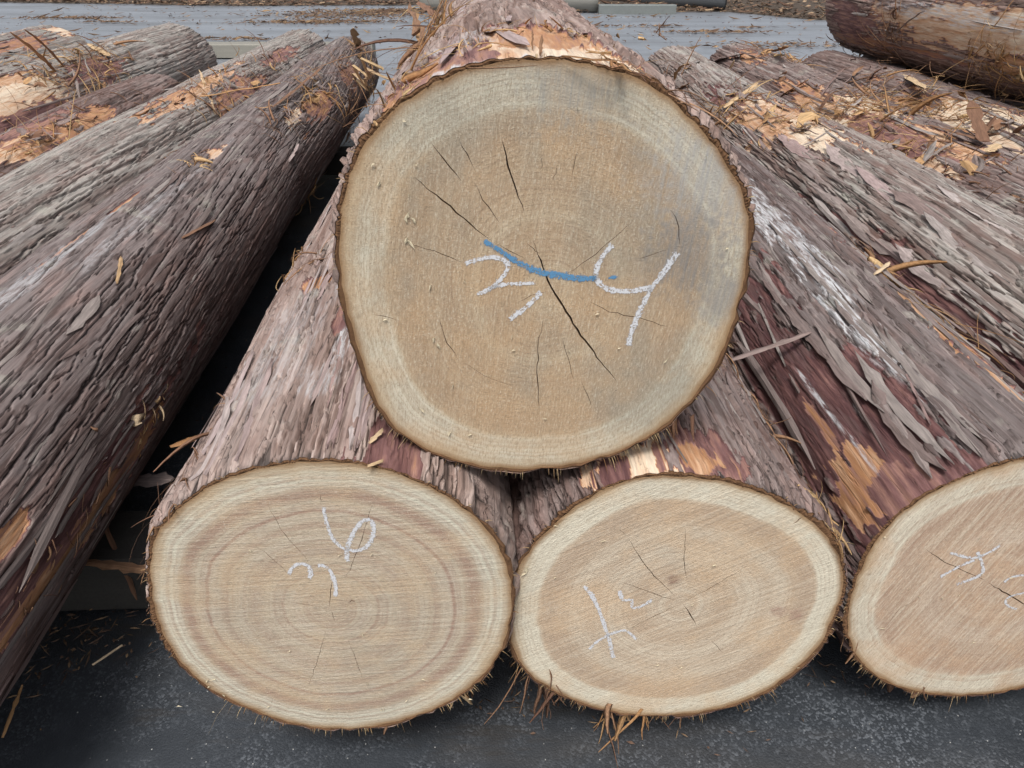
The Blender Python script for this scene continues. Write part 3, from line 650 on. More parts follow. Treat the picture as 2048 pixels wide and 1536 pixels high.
cr_A = [(zz(o7, s7, [(970, 650), (962, 720), (958, 785)]), 1.2 * mm), (zz(o7, s7, [(740, 755), (860, 772), (950, 790)]), .8 * mm), (zz(o7, s7, [(965, 795), (988, 858)]), .7 * mm), (zz(o7, s7, [(970, 790), (1065, 802)]), .6 * mm),
        (zz(o7, s7, [(655, 285), (740, 430), (820, 520), (880, 600)]), .8 * mm), (zz(o7, s7, [(600, 480), (700, 565), (785, 645)]), .7 * mm), (zz(o7, s7, [(913, 250), (917, 300)]), .8 * mm),
        (zz(o7, s7, [(1165, 285), (1110, 460), (1060, 590), (1030, 650)]), 1. * mm), (zz(o7, s7, [(942, 880), (910, 1000), (858, 1160)]), .7 * mm), (zz(o7, s7, [(1042, 930), (1080, 1020), (1115, 1135)]), .7 * mm), (zz(o7, s7, [(1045, 758), (1080, 750)]), 2.2 * mm)]
cr_B = [(zz(o8, s8, [(717, 605), (745, 645), (770, 690)]), 1.2 * mm), (zz(o8, s8, [(470, 515), (600, 560), (706, 596)]), .9 * mm), (zz(o8, s8, [(500, 345), (560, 440), (630, 520), (690, 575)]), 1. * mm),
        (zz(o8, s8, [(726, 305), (720, 430), (729, 505)]), .8 * mm), (zz(o8, s8, [(715, 596), (820, 540), (975, 447)]), .8 * mm), (zz(o8, s8, [(706, 603), (600, 650), (500, 702)]), 1. * mm), (zz(o8, s8, [(820, 740), (872, 792)]), .6 * mm), (zz(o8, s8, [(1140, 292), (1182, 262)]), 1.6 * mm), (zz(o8, s8, [(468, 305), (490, 335)]), .6 * mm)]
cr_C = [(zz(o8, s8, [(1660, 385), (1740, 440), (1850, 490), (1900, 512)]), 1.3 * mm), (zz(o8, s8, [(1905, 516), (1960, 550), (2048, 602), (2150, 650)]), 1.9 * mm), (zz(o8, s8, [(1500, 700), (1560, 620), (1660, 570)]), .5 * mm)]

build_log('A', 'log chalked 36 with wide oval sawn face, at lower left of the front row', 0, .175, y0=.575, y1=4.4, r1=.158, off=(0, -.012), outline=OUT_A, pith=(250 + 958 / s7, 880 + 788 / s7), mat=M_BARK_PINK, seed=2,
          face=F_A, cracks=cr_A, chalk=ch_A, vis=(40, 200), nt=500, ny=400, fis=1.5, grey=.62, slant=.02, dens=.8, rough=.85,
          patches=[((640, 565), .03, .030, .62), ((690, 640), .05, .012, .4), ((780, 900), .05, .03, .28)], whites=[((690, 680), .07, .012, .8), ((640, 760), .04, .02, .6), ((560, 700), .2, .05, .3), ((690, 560), .05, .01, .6)])
build_log('B', 'log chalked with 4 and 3, oval sawn face in the middle of the front row', 0, .165, y0=.594, y1=4.4, r1=.16, off=(0, -.006), outline=OUT_B, pith=(1000 + 712 / s8, 900 + 600 / s8), mat=M_BARK, seed=3,
          face=F_B, cracks=cr_B, chalk=ch_B, vis=(-20, 150), nt=500, ny=380, fis=1.8, grey=.5, slant=.05, rough=1.0,
          patches=[((1270, 925), .045, .055, .95), ((1400, 905), .04, .045, .36), ((1400, 915), .022, .022, .62), ((1225, 950), .04, .02, .3)])
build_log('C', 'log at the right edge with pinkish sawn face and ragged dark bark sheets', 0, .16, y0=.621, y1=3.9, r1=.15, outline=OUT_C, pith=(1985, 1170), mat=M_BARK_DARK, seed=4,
          face=F_C, cracks=cr_C, chalk=ch_C, vis=(50, 215), wet=.5, nt=500, ny=400, grey=.62, slant=-.03, rough=1.0,
          patches=[((1590, 760), .6, .06, .22), ((1760, 900), .25, .06, .24), ((1620, 860), .3, .03, .22), ((1715, 965), .07, .032, .60), ((1650, 860), .06, .006, .5), ((1930, 700), .3, .03, .66), ((1800, 580), .3, .02, .7), ((1820, 990), .05, .03, .36)],
          whites=[((1560, 480), .38, .020, 1.), ((1650, 590), .30, .017, 1.), ((1740, 690), .14, .009, .9), ((1530, 420), .38, .028, .8), ((1640, 800), .10, .004, .8), ((1720, 900), .05, .003, .8)])
build_log('T', 'biggest log, on top of the pile, its round face chalked 24 under a blue stroke', 0, .18, y0=.612, y1=4.3, r1=.150, off=(.005, -.02), outline=OUT_T, pith=(1104, 578), mat=M_BARK_PINK, seed=5, blend=.45,
          face=F_T, cracks=cr_T, chalk=ch_T, vis=(20, 165), nt=460, ny=340, grey=.5, rough=1.0,
          patches=[((830, 190), .08, .025, .80), ((900, 130), .09, .05, .50), ((980, 105), .11, .05, .46), ((1040, 90), .10, .03, .86), ((1130, 100), .11, .05, .93), ((1200, 125), .09, .04, 1.), ((1080, 70), .07, .04, .62), ((1260, 155), .06, .02, .52)],
          whites=[((950, 128), .03, .05, .9), ((1070, 115), .03, .05, .9), ((930, 90), .05, .03, .5)])
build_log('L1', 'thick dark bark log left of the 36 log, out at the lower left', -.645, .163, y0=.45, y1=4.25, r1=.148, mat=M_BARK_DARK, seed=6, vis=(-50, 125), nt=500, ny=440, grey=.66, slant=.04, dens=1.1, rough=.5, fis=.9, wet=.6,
          patches=[((250, 930), .16, .02, .58), ((60, 1180), .22, .022, .6), ((150, 1020), .4, .02, .3), ((150, 480), .16, .004, .55), ((250, 405), .10, .006, .62), ((20, 525), .12, .006, .62), ((640, 215), .25, .04, .5), ((700, 150), .2, .05, .45), ((430, 305), .06, .012, .8), ((590, 235), .10, .02, .95), ((0, 1090), .04, .01, .6)],
          whites=[((60, 560), .3, .02, .5), ((330, 400), .5, .015, .35)])
build_log('L2', 'slimmer grey bark log, second from the 36 log on the left', -.975, .152, y0=.5, y1=4.75, r1=.15, mat=M_BARK_GREY, seed=7, vis=(-10, 150), nt=280, ny=420, grey=.75, slant=-.03, rough=.9,
          patches=[((400, 175), .5, .035, .72), ((330, 200), .3, .03, .62), ((560, 110), .3, .03, .4), ((640, 65), .15, .04, .85), ((480, 180), .3, .05, .45)])
build_log('L2b', 'dark low log with torn orange scraps in the gap between two grey logs at left', -1.262, .14, y0=.6, y1=3.3, r1=.138, mat=M_BARK, seed=21, vis=(-10, 150), nt=200, ny=260, grey=.4, rough=1.3,
          patches=[((40, 290), .2, .06, .85), ((120, 262), .25, .05, .55), ((10, 270), .4, .05, .4), ((180, 240), .2, .04, .6)])
build_log('L3', 'grey log at upper left with a torn cream patch and a ragged far end', -1.545, .182, y0=.6, y1=4.42, r1=.18, mat=M_BARK_GREY, seed=8, vis=(-10, 150), nt=260, ny=360, grey=.8,
          patches=[((60, 185), .30, .08, .99), ((5, 190), .3, .09, .99), ((95, 205), .2, .05, .95), ((20, 220), .3, .05, .9), ((120, 225), .18, .04, .6), ((190, 140), .25, .05, .32), ((30, 245), .4, .03, .35), ((10, 160), .2, .03, .75)])
build_log('L4', 'pale grey log beyond the torn one at the upper left edge', -1.93, .2, y0=.7, y1=3.95, r1=.19, mat=M_BARK_GREY, seed=9, vis=(-10, 150), nt=200, ny=260, grey=.8, patches=[((125, 58), .18, .05, .9), ((15, 60), .15, .04, .8), ((20, 90), .3, .05, .5)])
build_log('D', 'log with thick grey plate bark just right of the log with the ragged sheets', .88, .16, y0=.5, y1=3.85, r1=.148, mat=M_BARK_GREY, seed=10, vis=(50, 190), nt=400, ny=420, grey=.55, slant=-.02, rough=1.5, dens=1.1,
          patches=[((1560, 235), .26, .09, 1.), ((1620, 262), .2, .06, 1.), ((1500, 215), .1, .06, .9), ((1530, 240), .2, .06, .7), ((1285, 110), .12, .05, .75), ((1900, 640), .5, .04, .28), ((1450, 190), .2, .04, .3), ((1590, 225), .18, .04, .74)])
build_log('E', 'torn orange and cream log second right of the ragged dark one', 1.22, .15, y0=.5, y1=4.05, r1=.15, mat=M_BARK, seed=12, vis=(20, 200), nt=300, ny=440, grey=.55, rough=1.3,
          patches=[((1700, 225), .30, .09, 1.), ((1760, 250), .2, .06, .95), ((1640, 205), .2, .05, .75), ((1850, 320), .14, .05, .85), ((1900, 290), .25, .05, .75), ((1760, 290), .10, .05, .8), ((1780, 265), .3, .05, .4), ((1500, 110), .2, .04, .6), ((1600, 180), .2, .03, .62)])
build_log('F', 'half buried bark log under the raised log at the right edge', 1.545, .15, y0=.5, y1=3.8, r1=.15, mat=M_BARK, seed=13, vis=(20, 200), nt=240, ny=360, grey=.5, rough=1.3,
          patches=[((1900, 245), .22, .1, 1.), ((2010, 255), .25, .1, 1.), ((1800, 210), .25, .07, .6), ((1940, 290), .15, .04, .6), ((2030, 300), .15, .05, .9)])
build_log('H', 'outermost bark log of the row, under the raised log at the right edge', 1.87, .165, y0=.5, y1=3.9, r1=.16, mat=M_BARK, seed=14, vis=(20, 200), nt=120, ny=160)
build_log('G', 'raised reddish log lying on the row at upper right with an orange strip', 1.75, .2, z=.588, y0=.9, y1=3.92, r1=.2, mat=M_BARK_PINK, seed=15, vis=(60, 260), nt=300, ny=380, grey=.5, rough=.8,
          patches=[((1950, 60), .9, .075, .76, .03), ((2020, 78), .45, .05, .90), ((1850, 45), .40, .045, .80), ((1700, 45), .25, .10, .38), ((1850, 105), .5, .012, .5), ((2040, 140), .15, .04, .7), ((1720, 85), .3, .02, .5)],
          whites=[((1900, 30), .6, .03, .7), ((1920, 125), .5, .035, .9), ((1740, 92), .3, .02, .6), ((1700, 30), .3, .03, .5)])
bpy.context.view_layer.update()

# ------------------------------------------------------------------ bark strips that have come loose, laid along each log
def strip_mesh(name, Ln, w, th, curl, mat, rag=.5, n=8, side=0.):
    V, F, A = [], [], []; c = rng.random() ** 1.6; lw = rng.normal(0, .14, n + 1); rw = rng.normal(0, .14, n + 1); bow = rng.normal(0, .35) * w
    for j in range(n + 1):
        t = j / n; e = min(1., (t / (.10 + .3 * rag * rng.random()) + .12), ((1 - t) / (.10 + .3 * rag * rng.random()) + .06)); y = (t - .5) * Ln
        z = curl * max(0, (t - .45) / .55) ** 2.2 + curl * .35 * max(0, (.18 - t) / .18) ** 2 + rng.normal(0, th * .25); x = bow * math.sin(t * 3.1)
        a, b = x - w * .5 * e * (1 + lw[j]), x + w * .5 * e * (1 + rw[j])
        V += [(a, y, z + side * w), (x, y + rng.normal(0, .002), z + th * (.6 + .5 * rng.random()) + w * .05 + side * w * .3), (b, y, z - w * .02), (x, y, z - th * .5 + side * w * .3)]; A += [c] * 4
    for j in range(n):
        for m in range(4):
            m2 = (m + 1) % 4; F.append((4 * j + m, 4 * j + m2, 4 * j + 4 + m2, 4 * j + 4 + m))
    F += [(3, 2, 1, 0), tuple(4 * n + m for m in range(4))]
    me = mesh(name, np.array(V), F, mat, False); a = me.attributes.new('fc', 'FLOAT', 'POINT'); a.data.foreach_set('value', np.array(A, np.float32)); return me
def frame(L, th, y, lift, yaw=0., roll=0., pitch=0.):
    p = surf(L, th, y, lift); M = Matrix.Translation(Vector(p)) @ Matrix.Rotation(-(th - R(90)), 4, 'Y') @ Matrix.Rotation(yaw, 4, 'Z') @ Matrix.Rotation(pitch, 4, 'X') @ Matrix.Rotation(roll, 4, 'Y')
    return M
PROTO = {}
for nm, mt in (('d', M_STRIP), ('p', M_STRIP_PINK), ('k', M_STRIP_DARK)):
    PROTO[nm] = [strip_mesh('bark_strip', rng.uniform(.10, .36), rng.uniform(.004, .013), .0014, rng.choice([.0, .001, .003, .008]), mt) for _ in range(22)] + \
                [strip_mesh('bark_strip', rng.uniform(.03, .07), rng.uniform(.002, .005), .0010, rng.choice([.002, .006]), mt) for _ in range(16)]
CHIP = [strip_mesh('bark_chip', rng.uniform(.02, .06), rng.uniform(.006, .018), .0014, rng.choice([.002, .008]), m_, .05, 5) for _ in range(5) for m_ in (M_STRIP, M_FIBRE, M_STRIP_DARK, M_FIBRE_DARK)]
for key, n, kind, lift in (('A', 90, 'p', .4), ('B', 120, 'k', .8), ('C', 150, 'k', 1.), ('T', 100, 'p', .5), ('L1', 150, 'k', .4), ('L2', 80, 'd', .5), ('L3', 70, 'd', .8), ('L4', 25, 'd', .6), ('D', 170, 'd', 1.2), ('E', 150, 'd', 1.6), ('F', 90, 'd', 1.6), ('G', 60, 'd', .8)):
    L = LOGS[key]; lo, hi = {'C': (40, 190), 'B': (10, 130), 'A': (60, 190), 'T': (25, 155), 'L1': (-40, 130), 'G': (90, 240)}.get(key, (20, 160))
    near = {'L1': .15, 'D': .5, 'E': 1.1, 'F': 1.6, 'L2': .9, 'L3': 1.5, 'L4': 2, 'G': 1.0}.get(key, .12)
    for k in range(n):
        me = PROTO[kind][int(rng.integers(0, 38))]
        y = near + (L.len - near - .1) * rng.random() ** 1.7; th = R(rng.uniform(lo, hi))
        M = frame(L, th, y, .001 + .004 * rng.random(), rng.normal(0, .05) + L.slant, rng.normal(0, .15), rng.normal(0, .012) * lift) 
        if rng.random() < .5: M = M @ Matrix.Rotation(math.pi, 4, 'Z')
        sc_ = rng.uniform(.7, 1.35)
        hl = max(abs(v.co.y) for v in me.vertices) * sc_
        if y - hl < .004: M = Matrix.Translation((0, hl - y + .006, 0)) @ M
        M = M @ Matrix.Diagonal((sc_, sc_, .35 if lift < .6 else 1 + lift * .4, 1))
        obj('bark_strip', me, L.root, M)

for key, pts in (('D', [(1480, 200), (1560, 245), (1350, 150), (1620, 250)]), ('E', [(1600, 150), (1700, 220), (1780, 270), (1860, 310), (1540, 120), (1960, 340)]), ('F', [(1800, 190), (1880, 230), (1980, 260), (1720, 140)]), ('L1', [(640, 180), (700, 150), (580, 230), (740, 180)]), ('L2', [(420, 180), (480, 170), (540, 130)]), ('L3', [(80, 160), (180, 120), (40, 120), (200, 190)]), ('L2b', [(60, 280), (140, 250)])):
    for u, v in pts:
        for _ in range(9):
            L = LOGS[key]; th, y = pix_on(L, u + rng.normal(0, 26), v + rng.normal(0, 14)); me = PROTO['d'][22 + int(rng.integers(0, 16))] if rng.random() < .5 else CHIP[int(rng.integers(0, len(CHIP)))]
            k_ = rng.uniform(.7, 1.5); obj('bark_chip', me, L.root, frame(L, th, y, .006 + .012 * rng.random(), rng.uniform(-1.6, 1.6), rng.normal(0, .5), rng.normal(0, .35)) @ Matrix.Diagonal((k_, k_, k_, 1)))

# wide ragged sheets lifted off the log at the right edge, and broken plates on the next one
def sheet_on(key, u, v, Ln, w, curl, side, yaw=0., mat=M_STRIP, lift=.004, roll=0., name='bark_sheet'):
    L = LOGS[key]; th, y = pix_on(L, u, v); y = max(y, Ln / 2 + .008)
    obj(name, strip_mesh(name, Ln, w, .0022, curl, mat, .8, 12, side), L.root, frame(L, th, y, lift, yaw + L.slant, roll))
for u, v, Ln, w, cu, sd, yaw in ((1640, 700, .26, .030, .008, .25, .05), (1700, 740, .20, .022, .01, .3, 0), (1590, 640, .24, .026, .006, .25, .02), (1560, 590, .22, .018, .004, .2, -.03), (1800, 810, .22, .024, .006, .2, .02), (1860, 900, .16, .028, .004, .15, 0),
                                 (1760, 700, .25, .020, .004, .1, .04), (1900, 800, .25, .022, .003, .1, .0), (1680, 610, .3, .018, .004, .1, .02), (1600, 520, .3, .016, .003, .1, 0), (1880, 960, .14, .02, .004, .2, -.04), (1960, 860, .2, .016, .003, .1, 0), (1830, 720, .3, .014, .004, .1, .03)):
    sheet_on('C', u, v, Ln * 1.1, w * .55, cu * .8, sd, yaw, M_STRIP_DARK)
for u, v, Ln, w, cu in ((1700, 330, .3, .03, .01), (1780, 390, .34, .025, .008), (1600, 300, .25, .03, .012), (1640, 370, .3, .02, .01), (1850, 440, .3, .03, .008), (1750, 470, .26, .022, .014), (1930, 500, .3, .02, .01), (1600, 430, .2, .02, .012), (1680, 420, .25, .018, .02), (1860, 540, .2, .022, .012), (1950, 430, .3, .02, .006)):
    sheet_on('D', u, v, Ln, w, cu, .12, rng.normal(0, .03), M_STRIP_PINK if rng.random() < .3 else M_STRIP)
for u, v, Ln, w, cu in ((660, 880, .10, .008, .002), (700, 870, .13, .010, .003), (720, 850, .16, .009, .002), (735, 800, .18, .008, .003), (500, 860, .2, .008, .003), (430, 930, .18, .009, .006), (400, 960, .14, .008, .01), (470, 800, .22, .01, .003), (690, 820, .16, .007, .003)):
    sheet_on('A', u, v, Ln, w, cu, .1, rng.normal(0, .02), M_STRIP_PINK, name='bark_strip')

# ------------------------------------------------------------------ frayed fibres
def tuft(key, u, v, n, ln, ly, lu, mat, yaw=0., rise=.35, wid=.0014, jit=.5, lift=0., name='frayed_fibre', th=None, y=None, down=0.):
    L = LOGS[key]
    if th is None: th, y = pix_on(L, u, v)
    st = []
    for _ in range(int(n * .62)):
        l = ln * math.exp(rng.normal(0, .45)); a = yaw + rng.normal(0, jit) + (math.pi if rng.random() < .5 else 0); p = np.array([rng.normal(0, lu), rng.normal(0, ly), rng.random() * .004 + lift])
        k = 6; el = abs(rng.normal(rise, .3)); P = [p.copy()]; c = rng.normal(0, .5); fall = rng.uniform(.1, .55)
        for j in range(k):
            a += c * .25; el -= fall * .35; p = p + np.array([-math.sin(a) * math.cos(el), math.cos(a) * math.cos(el), math.sin(el)]) * l / k; 
            p[2] = max(p[2], -p[0] ** 2 / (2 * L.rm) + .001); P.append(p.copy())
        st.append((P, wid * math.exp(rng.normal(0, .75))))
    o = obj(name, ribbons(st, name, mat), L.root, frame(L, th, y, 0)); o['kind'] = 'stuff'; return o
F1, F2, F3 = M_FIBRE, M_FIBRE_DARK, M_SPLINT
for a in (('C', 1765, 535, 60, .035, .02, .008, F1, 1.0), ('C', 1800, 560, 50, .04, .02, .008, F1, 1.2), ('C', 1850, 600, 60, .05, .03, .006, F1, .9), ('C', 1740, 510, 30, .04, .02, .008, F2, .8), ('C', 1900, 640, 30, .06, .04, .005, F1, .3),
          ('C', 1960, 690, 25, .07, .05, .004, F1, .2), ('B', 1655, 1020, 70, .018, .008, .008, F1, .9), ('B', 1690, 1055, 60, .018, .006, .01, F1, 1.2), ('B', 1600, 960, 30, .03, .02, .01, F2, .3), ('B', 1500, 800, 60, .045, .08, .02, F2, .4), ('B', 1545, 850, 50, .045, .05, .015, F2, .4),
          ('A', 330, 1010, 40, .025, .03, .006, F2, .2), ('A', 400, 920, 40, .03, .06, .005, F2, .2), ('A', 570, 545, 40, .03, .04, .02, F1, .8), ('A', 620, 540, 40, .03, .03, .02, F2, .6),
          ('T', 840, 100, 90, .06, .10, .02, F1, .5), ('T', 860, 60, 90, .09, .15, .02, F2, .6), ('T', 880, 30, 60, .10, .2, .02, F1, .7), ('T', 800, 190, 40, .03, .05, .008, F1, .3), ('T', 830, 140, 50, .035, .05, .012, F1, .6),
          ('T', 1020, 62, 26, .012, .02, .03, F1, 0.), ('T', 1110, 62, 30, .014, .02, .04, F1, .2), ('T', 1190, 85, 20, .012, .02, .02, F1, .2), ('T', 1240, 130, 30, .03, .03, .01, F1, .3), ('T', 960, 85, 30, .02, .03, .02, F1, .2), ('T', 1320, 190, 25, .03, .03, .008, F2, .3),
          ('L1', 715, 95, 110, .06, .05, .03, F1, .7), ('L1', 690, 140, 110, .09, .12, .04, F2, .6), ('L1', 640, 180, 90, .08, .12, .03, F1, .5), ('L1', 740, 170, 120, .08, .1, .05, F1, .6), ('L1', 600, 200, 60, .06, .1, .02, F1, .3), ('L1', 700, 240, 80, .07, .15, .04, F2, .5),
          ('L1', 620, 390, 60, .05, .05, .012, F1, .4), ('L1', 400, 320, 40, .04, .05, .01, F1, .3), ('L1', 560, 240, 50, .06, .1, .02, F2, .4), ('L1', 300, 800, 12, .018, .03, .008, F3, .7), ('L1', 285, 870, 22, .015, .03, .008, F1, .5), ('L1', 350, 300, 30, .04, .08, .01, F2, .2), ('L1', 170, 1000, 40, .02, .1, .02, F2, .2), ('L1', 90, 1150, 40, .02, .08, .02, F2, .2),
          ('L2', 410, 170, 80, .07, .12, .02, F1, .4), ('L2', 420, 205, 90, .08, .1, .03, F2, .7), ('L2', 490, 170, 70, .1, .2, .04, F1, .3), ('L2', 450, 215, 60, .06, .08, .03, F1, .9), ('L2', 360, 210, 40, .05, .1, .03, F2, .4), ('L2', 540, 130, 60, .08, .15, .04, F2, .5),
          ('L3', 110, 120, 120, .09, .12, .04, F1, .8), ('L3', 190, 110, 120, .10, .12, .05, F2, .5), ('L3', 205, 130, 60, .09, .1, .04, F1, .6), ('L3', 180, 215, 90, .09, .12, .05, F1, 1.2), ('L2b', 60, 285, 120, .07, .15, .04, F1, .6), ('L2b', 130, 265, 60, .07, .2, .04, F2, .4), ('L2b', 200, 220, 60, .06, .15, .04, F2, .4), ('L3', 240, 210, 60, .07, .08, .04, F3, .8), ('L3', 50, 160, 50, .1, .15, .05, F1, .4), ('L3', 150, 180, 60, .1, .2, .05, F2, .4),
          ('D', 1290, 105, 60, .05, .06, .04, F2, .5), ('D', 1480, 205, 90, .07, .1, .04, F1, .6), ('D', 1450, 230, 90, .08, .12, .03, F2, .5), ('D', 1560, 250, 70, .07, .1, .05, F1, .3), ('D', 1340, 160, 50, .07, .1, .03, F2, .9), ('D', 1430, 250, 60, .08, .1, .03, F1, .8), ('D', 1650, 230, 60, .06, .08, .04, F1, .4),
          ('E', 1600, 90, 70, .06, .08, .04, F1, .4), ('E', 1540, 110, 60, .08, .12, .04, F2, .5), ('E', 1720, 220, 120, .08, .1, .06, F1, .6), ('E', 1780, 215, 140, .07, .1, .05, F1, .4), ('E', 1660, 250, 60, .06, .1, .05, F2, .5), ('E', 1830, 300, 80, .06, .08, .05, F1, .3), ('E', 1900, 320, 60, .06, .08, .05, F2, .5), ('E', 1980, 350, 50, .06, .08, .04, F2, .5), ('E', 1690, 190, 60, .07, .1, .05, F2, .7), ('E', 1770, 300, 70, .06, .08, .03, F1, .1),
          ('F', 1800, 190, 90, .07, .12, .05, F2, .7), ('F', 1850, 220, 100, .08, .12, .06, F1, .5), ('F', 1930, 240, 90, .07, .1, .06, F1, .5), ('F', 1990, 250, 70, .07, .1, .05, F2, .5), ('F', 1760, 160, 60, .06, .12, .05, F2, .8), ('F', 2020, 290, 60, .06, .08, .05, F2, .8),
          ('G', 1790, 60, 60, .10, .04, .06, F2, 1.3), ('G', 1800, 120, 50, .10, .04, .06, F2, 1.4), ('G', 1990, 120, 140, .07, .08, .06, F1, .5), ('G', 2030, 160, 120, .07, .08, .05, F1, .4), ('G', 1950, 165, 80, .06, .1, .05, F2, .5), ('G', 1700, 95, 70, .04, .06, .03, F2, .4)):
    key, u, v, n, ln, ly, lu, mt, yaw = a
    tuft(key, u, v, n, ln, ly, lu, mt, yaw, rise=.3, jit=.55, wid=.0013 if key in 'ABCT' else .0022)

# strands hanging from the sawn ends of the front logs
def hanging(key, u, v, n, ln, mat, spread=.03, fwd=.25, wid=.0025, name='hanging_fibre'):
    L = LOGS[key]; c = L.Minv @ Vector(on_plane(u, v, tuple(L.M.translation), ROWDIR)); st = []
    for _ in range(n):
        p = np.array([c.x + rng.normal(0, spread), rng.uniform(.0, .03), c.z + .004]); a = rng.normal(0, .35); l = ln * math.exp(rng.normal(0, .3)); P = [p.copy()]; f = fwd * rng.uniform(.2, 1.4)
        if not fwd: p[1] += .012
        for j in range(7):
            a += rng.normal(0, .16); f += rng.normal(0, .12); f = min(f, 0) if not fwd else f; p = p + np.array([math.sin(a) * .8, -f * .6, -1.]) * l / 7 / math.sqrt(1 + .6 * f * f); P.append(p.copy())
        st.append((P, wid * math.exp(rng.normal(0, .5))))
    o = obj(name, ribbons(st, name, mat), L.root)
    if n > 7: o['kind'] = 'stuff'
hanging('B', 1235, 1415, 6, .055, F1, .006, .5, .005); hanging('B', 1215, 1412, 4, .075, F2, .008, .6, .005); hanging('B', 1300, 1422, 6, .045, F1, .014, .4, .006); hanging('B', 1345, 1420, 7, .038, F2, .016, .3, .006)
hanging('B', 1290, 1422, 5, .03, F1, .02, .4, .007); hanging('B', 1060, 1345, 7, .055, F2, .014, .4, .004); hanging('B', 1100, 1370, 6, .06, F2, .01, .3, .005); hanging('B', 1040, 1325, 20, .03, F1, .006, .2, .0012); hanging('B', 1180, 1400, 12, .03, F2, .03, .2)
hanging('A', 905, 1392, 6, .022, F3, .008, .1, .007, 'hanging_splinter'); hanging('A', 865, 1408, 4, .014, F3, .006, .1, .005, 'hanging_splinter'); hanging('A', 790, 1432, 5, .016, F2, .02, .1, .005); hanging('A', 303, 1240, 20, .03, F2, .003, 0, .002); hanging('A', 293, 1150, 24, .04, F2, .002, 0, .0016); hanging('A', 930, 1380, 6, .03, F1, .008, .3, .001)
hanging('C', 1870, 1378, 8, .022, F2, .02, .1, .006); hanging('C', 1712, 1290, 12, .03, F2, .006, .1); hanging('T', 850, 895, 3, .018, F3, .012, .0, .014, 'hanging_splinter'); hanging('T', 1340, 850, 16, .02, F2, .01, .1)

# sawdust flakes and chips sticking to the sawn faces
def chips(key, pts, name='wood_flake'):
    L = LOGS[key]
    for (u, v, ln, a) in pts:
        c = L.Minv @ Vector(on_plane(u, v, tuple(L.M.translation), ROWDIR)); me = strip_mesh(name, ln, ln * .38, .0007, .0008, M_FLAKE, .9, 3)
        obj(name, me, L.root, Matrix.Translation((c.x, -.0012, c.z)) @ Matrix.Rotation(a, 4, 'Y') @ Matrix.Rotation(R(90), 4, 'X') )
M_FLAKE = flat_material('fresh_wood_flake', (.55, .48, .34), .8, .2)
chips('T', [(746, 330, .004, .9), (757, 366, .005, .6), (817, 438, .006, 0.4), (827, 440, .006, -.5), (812, 480, .006, .3), (820, 484, .006, -.6), (868, 678, .005, .2), (877, 690, .006, -.4), (861, 572, .004, .3), (940, 868, .004, 1), (845, 820, .005, -.6), (900, 865, .005, .5), (772, 640, .004, 1.2), (905, 770, .003, .2), (1330, 720, .004, .5)] +
      [(700 + rng.uniform(20, 760), rng.uniform(200, 880), rng.uniform(.0014, .0026), rng.uniform(-1.5, 1.5)) for _ in range(14)])
chips('A', [(330 + rng.uniform(20, 620), 1400 + rng.uniform(-50, 25), rng.uniform(.002, .0035), rng.uniform(-1.5, 1.5)) for _ in range(14)] + [(rng.uniform(380, 950), rng.uniform(1000, 1380), rng.uniform(.0014, .0028), rng.uniform(-1.5, 1.5)) for _ in range(6)])
chips('B', [(1054, 1138, .007, .2), (1048, 1146, .006, 1.)] + [(rng.uniform(1080, 1640), rng.uniform(1010, 1390), rng.uniform(.0014, .0028), rng.uniform(-1.5, 1.5)) for _ in range(12)])
chips('C', [(rng.uniform(1760, 2048), rng.uniform(1000, 1350), rng.uniform(.0014, .0028), rng.uniform(-1.5, 1.5)) for _ in range(12)])

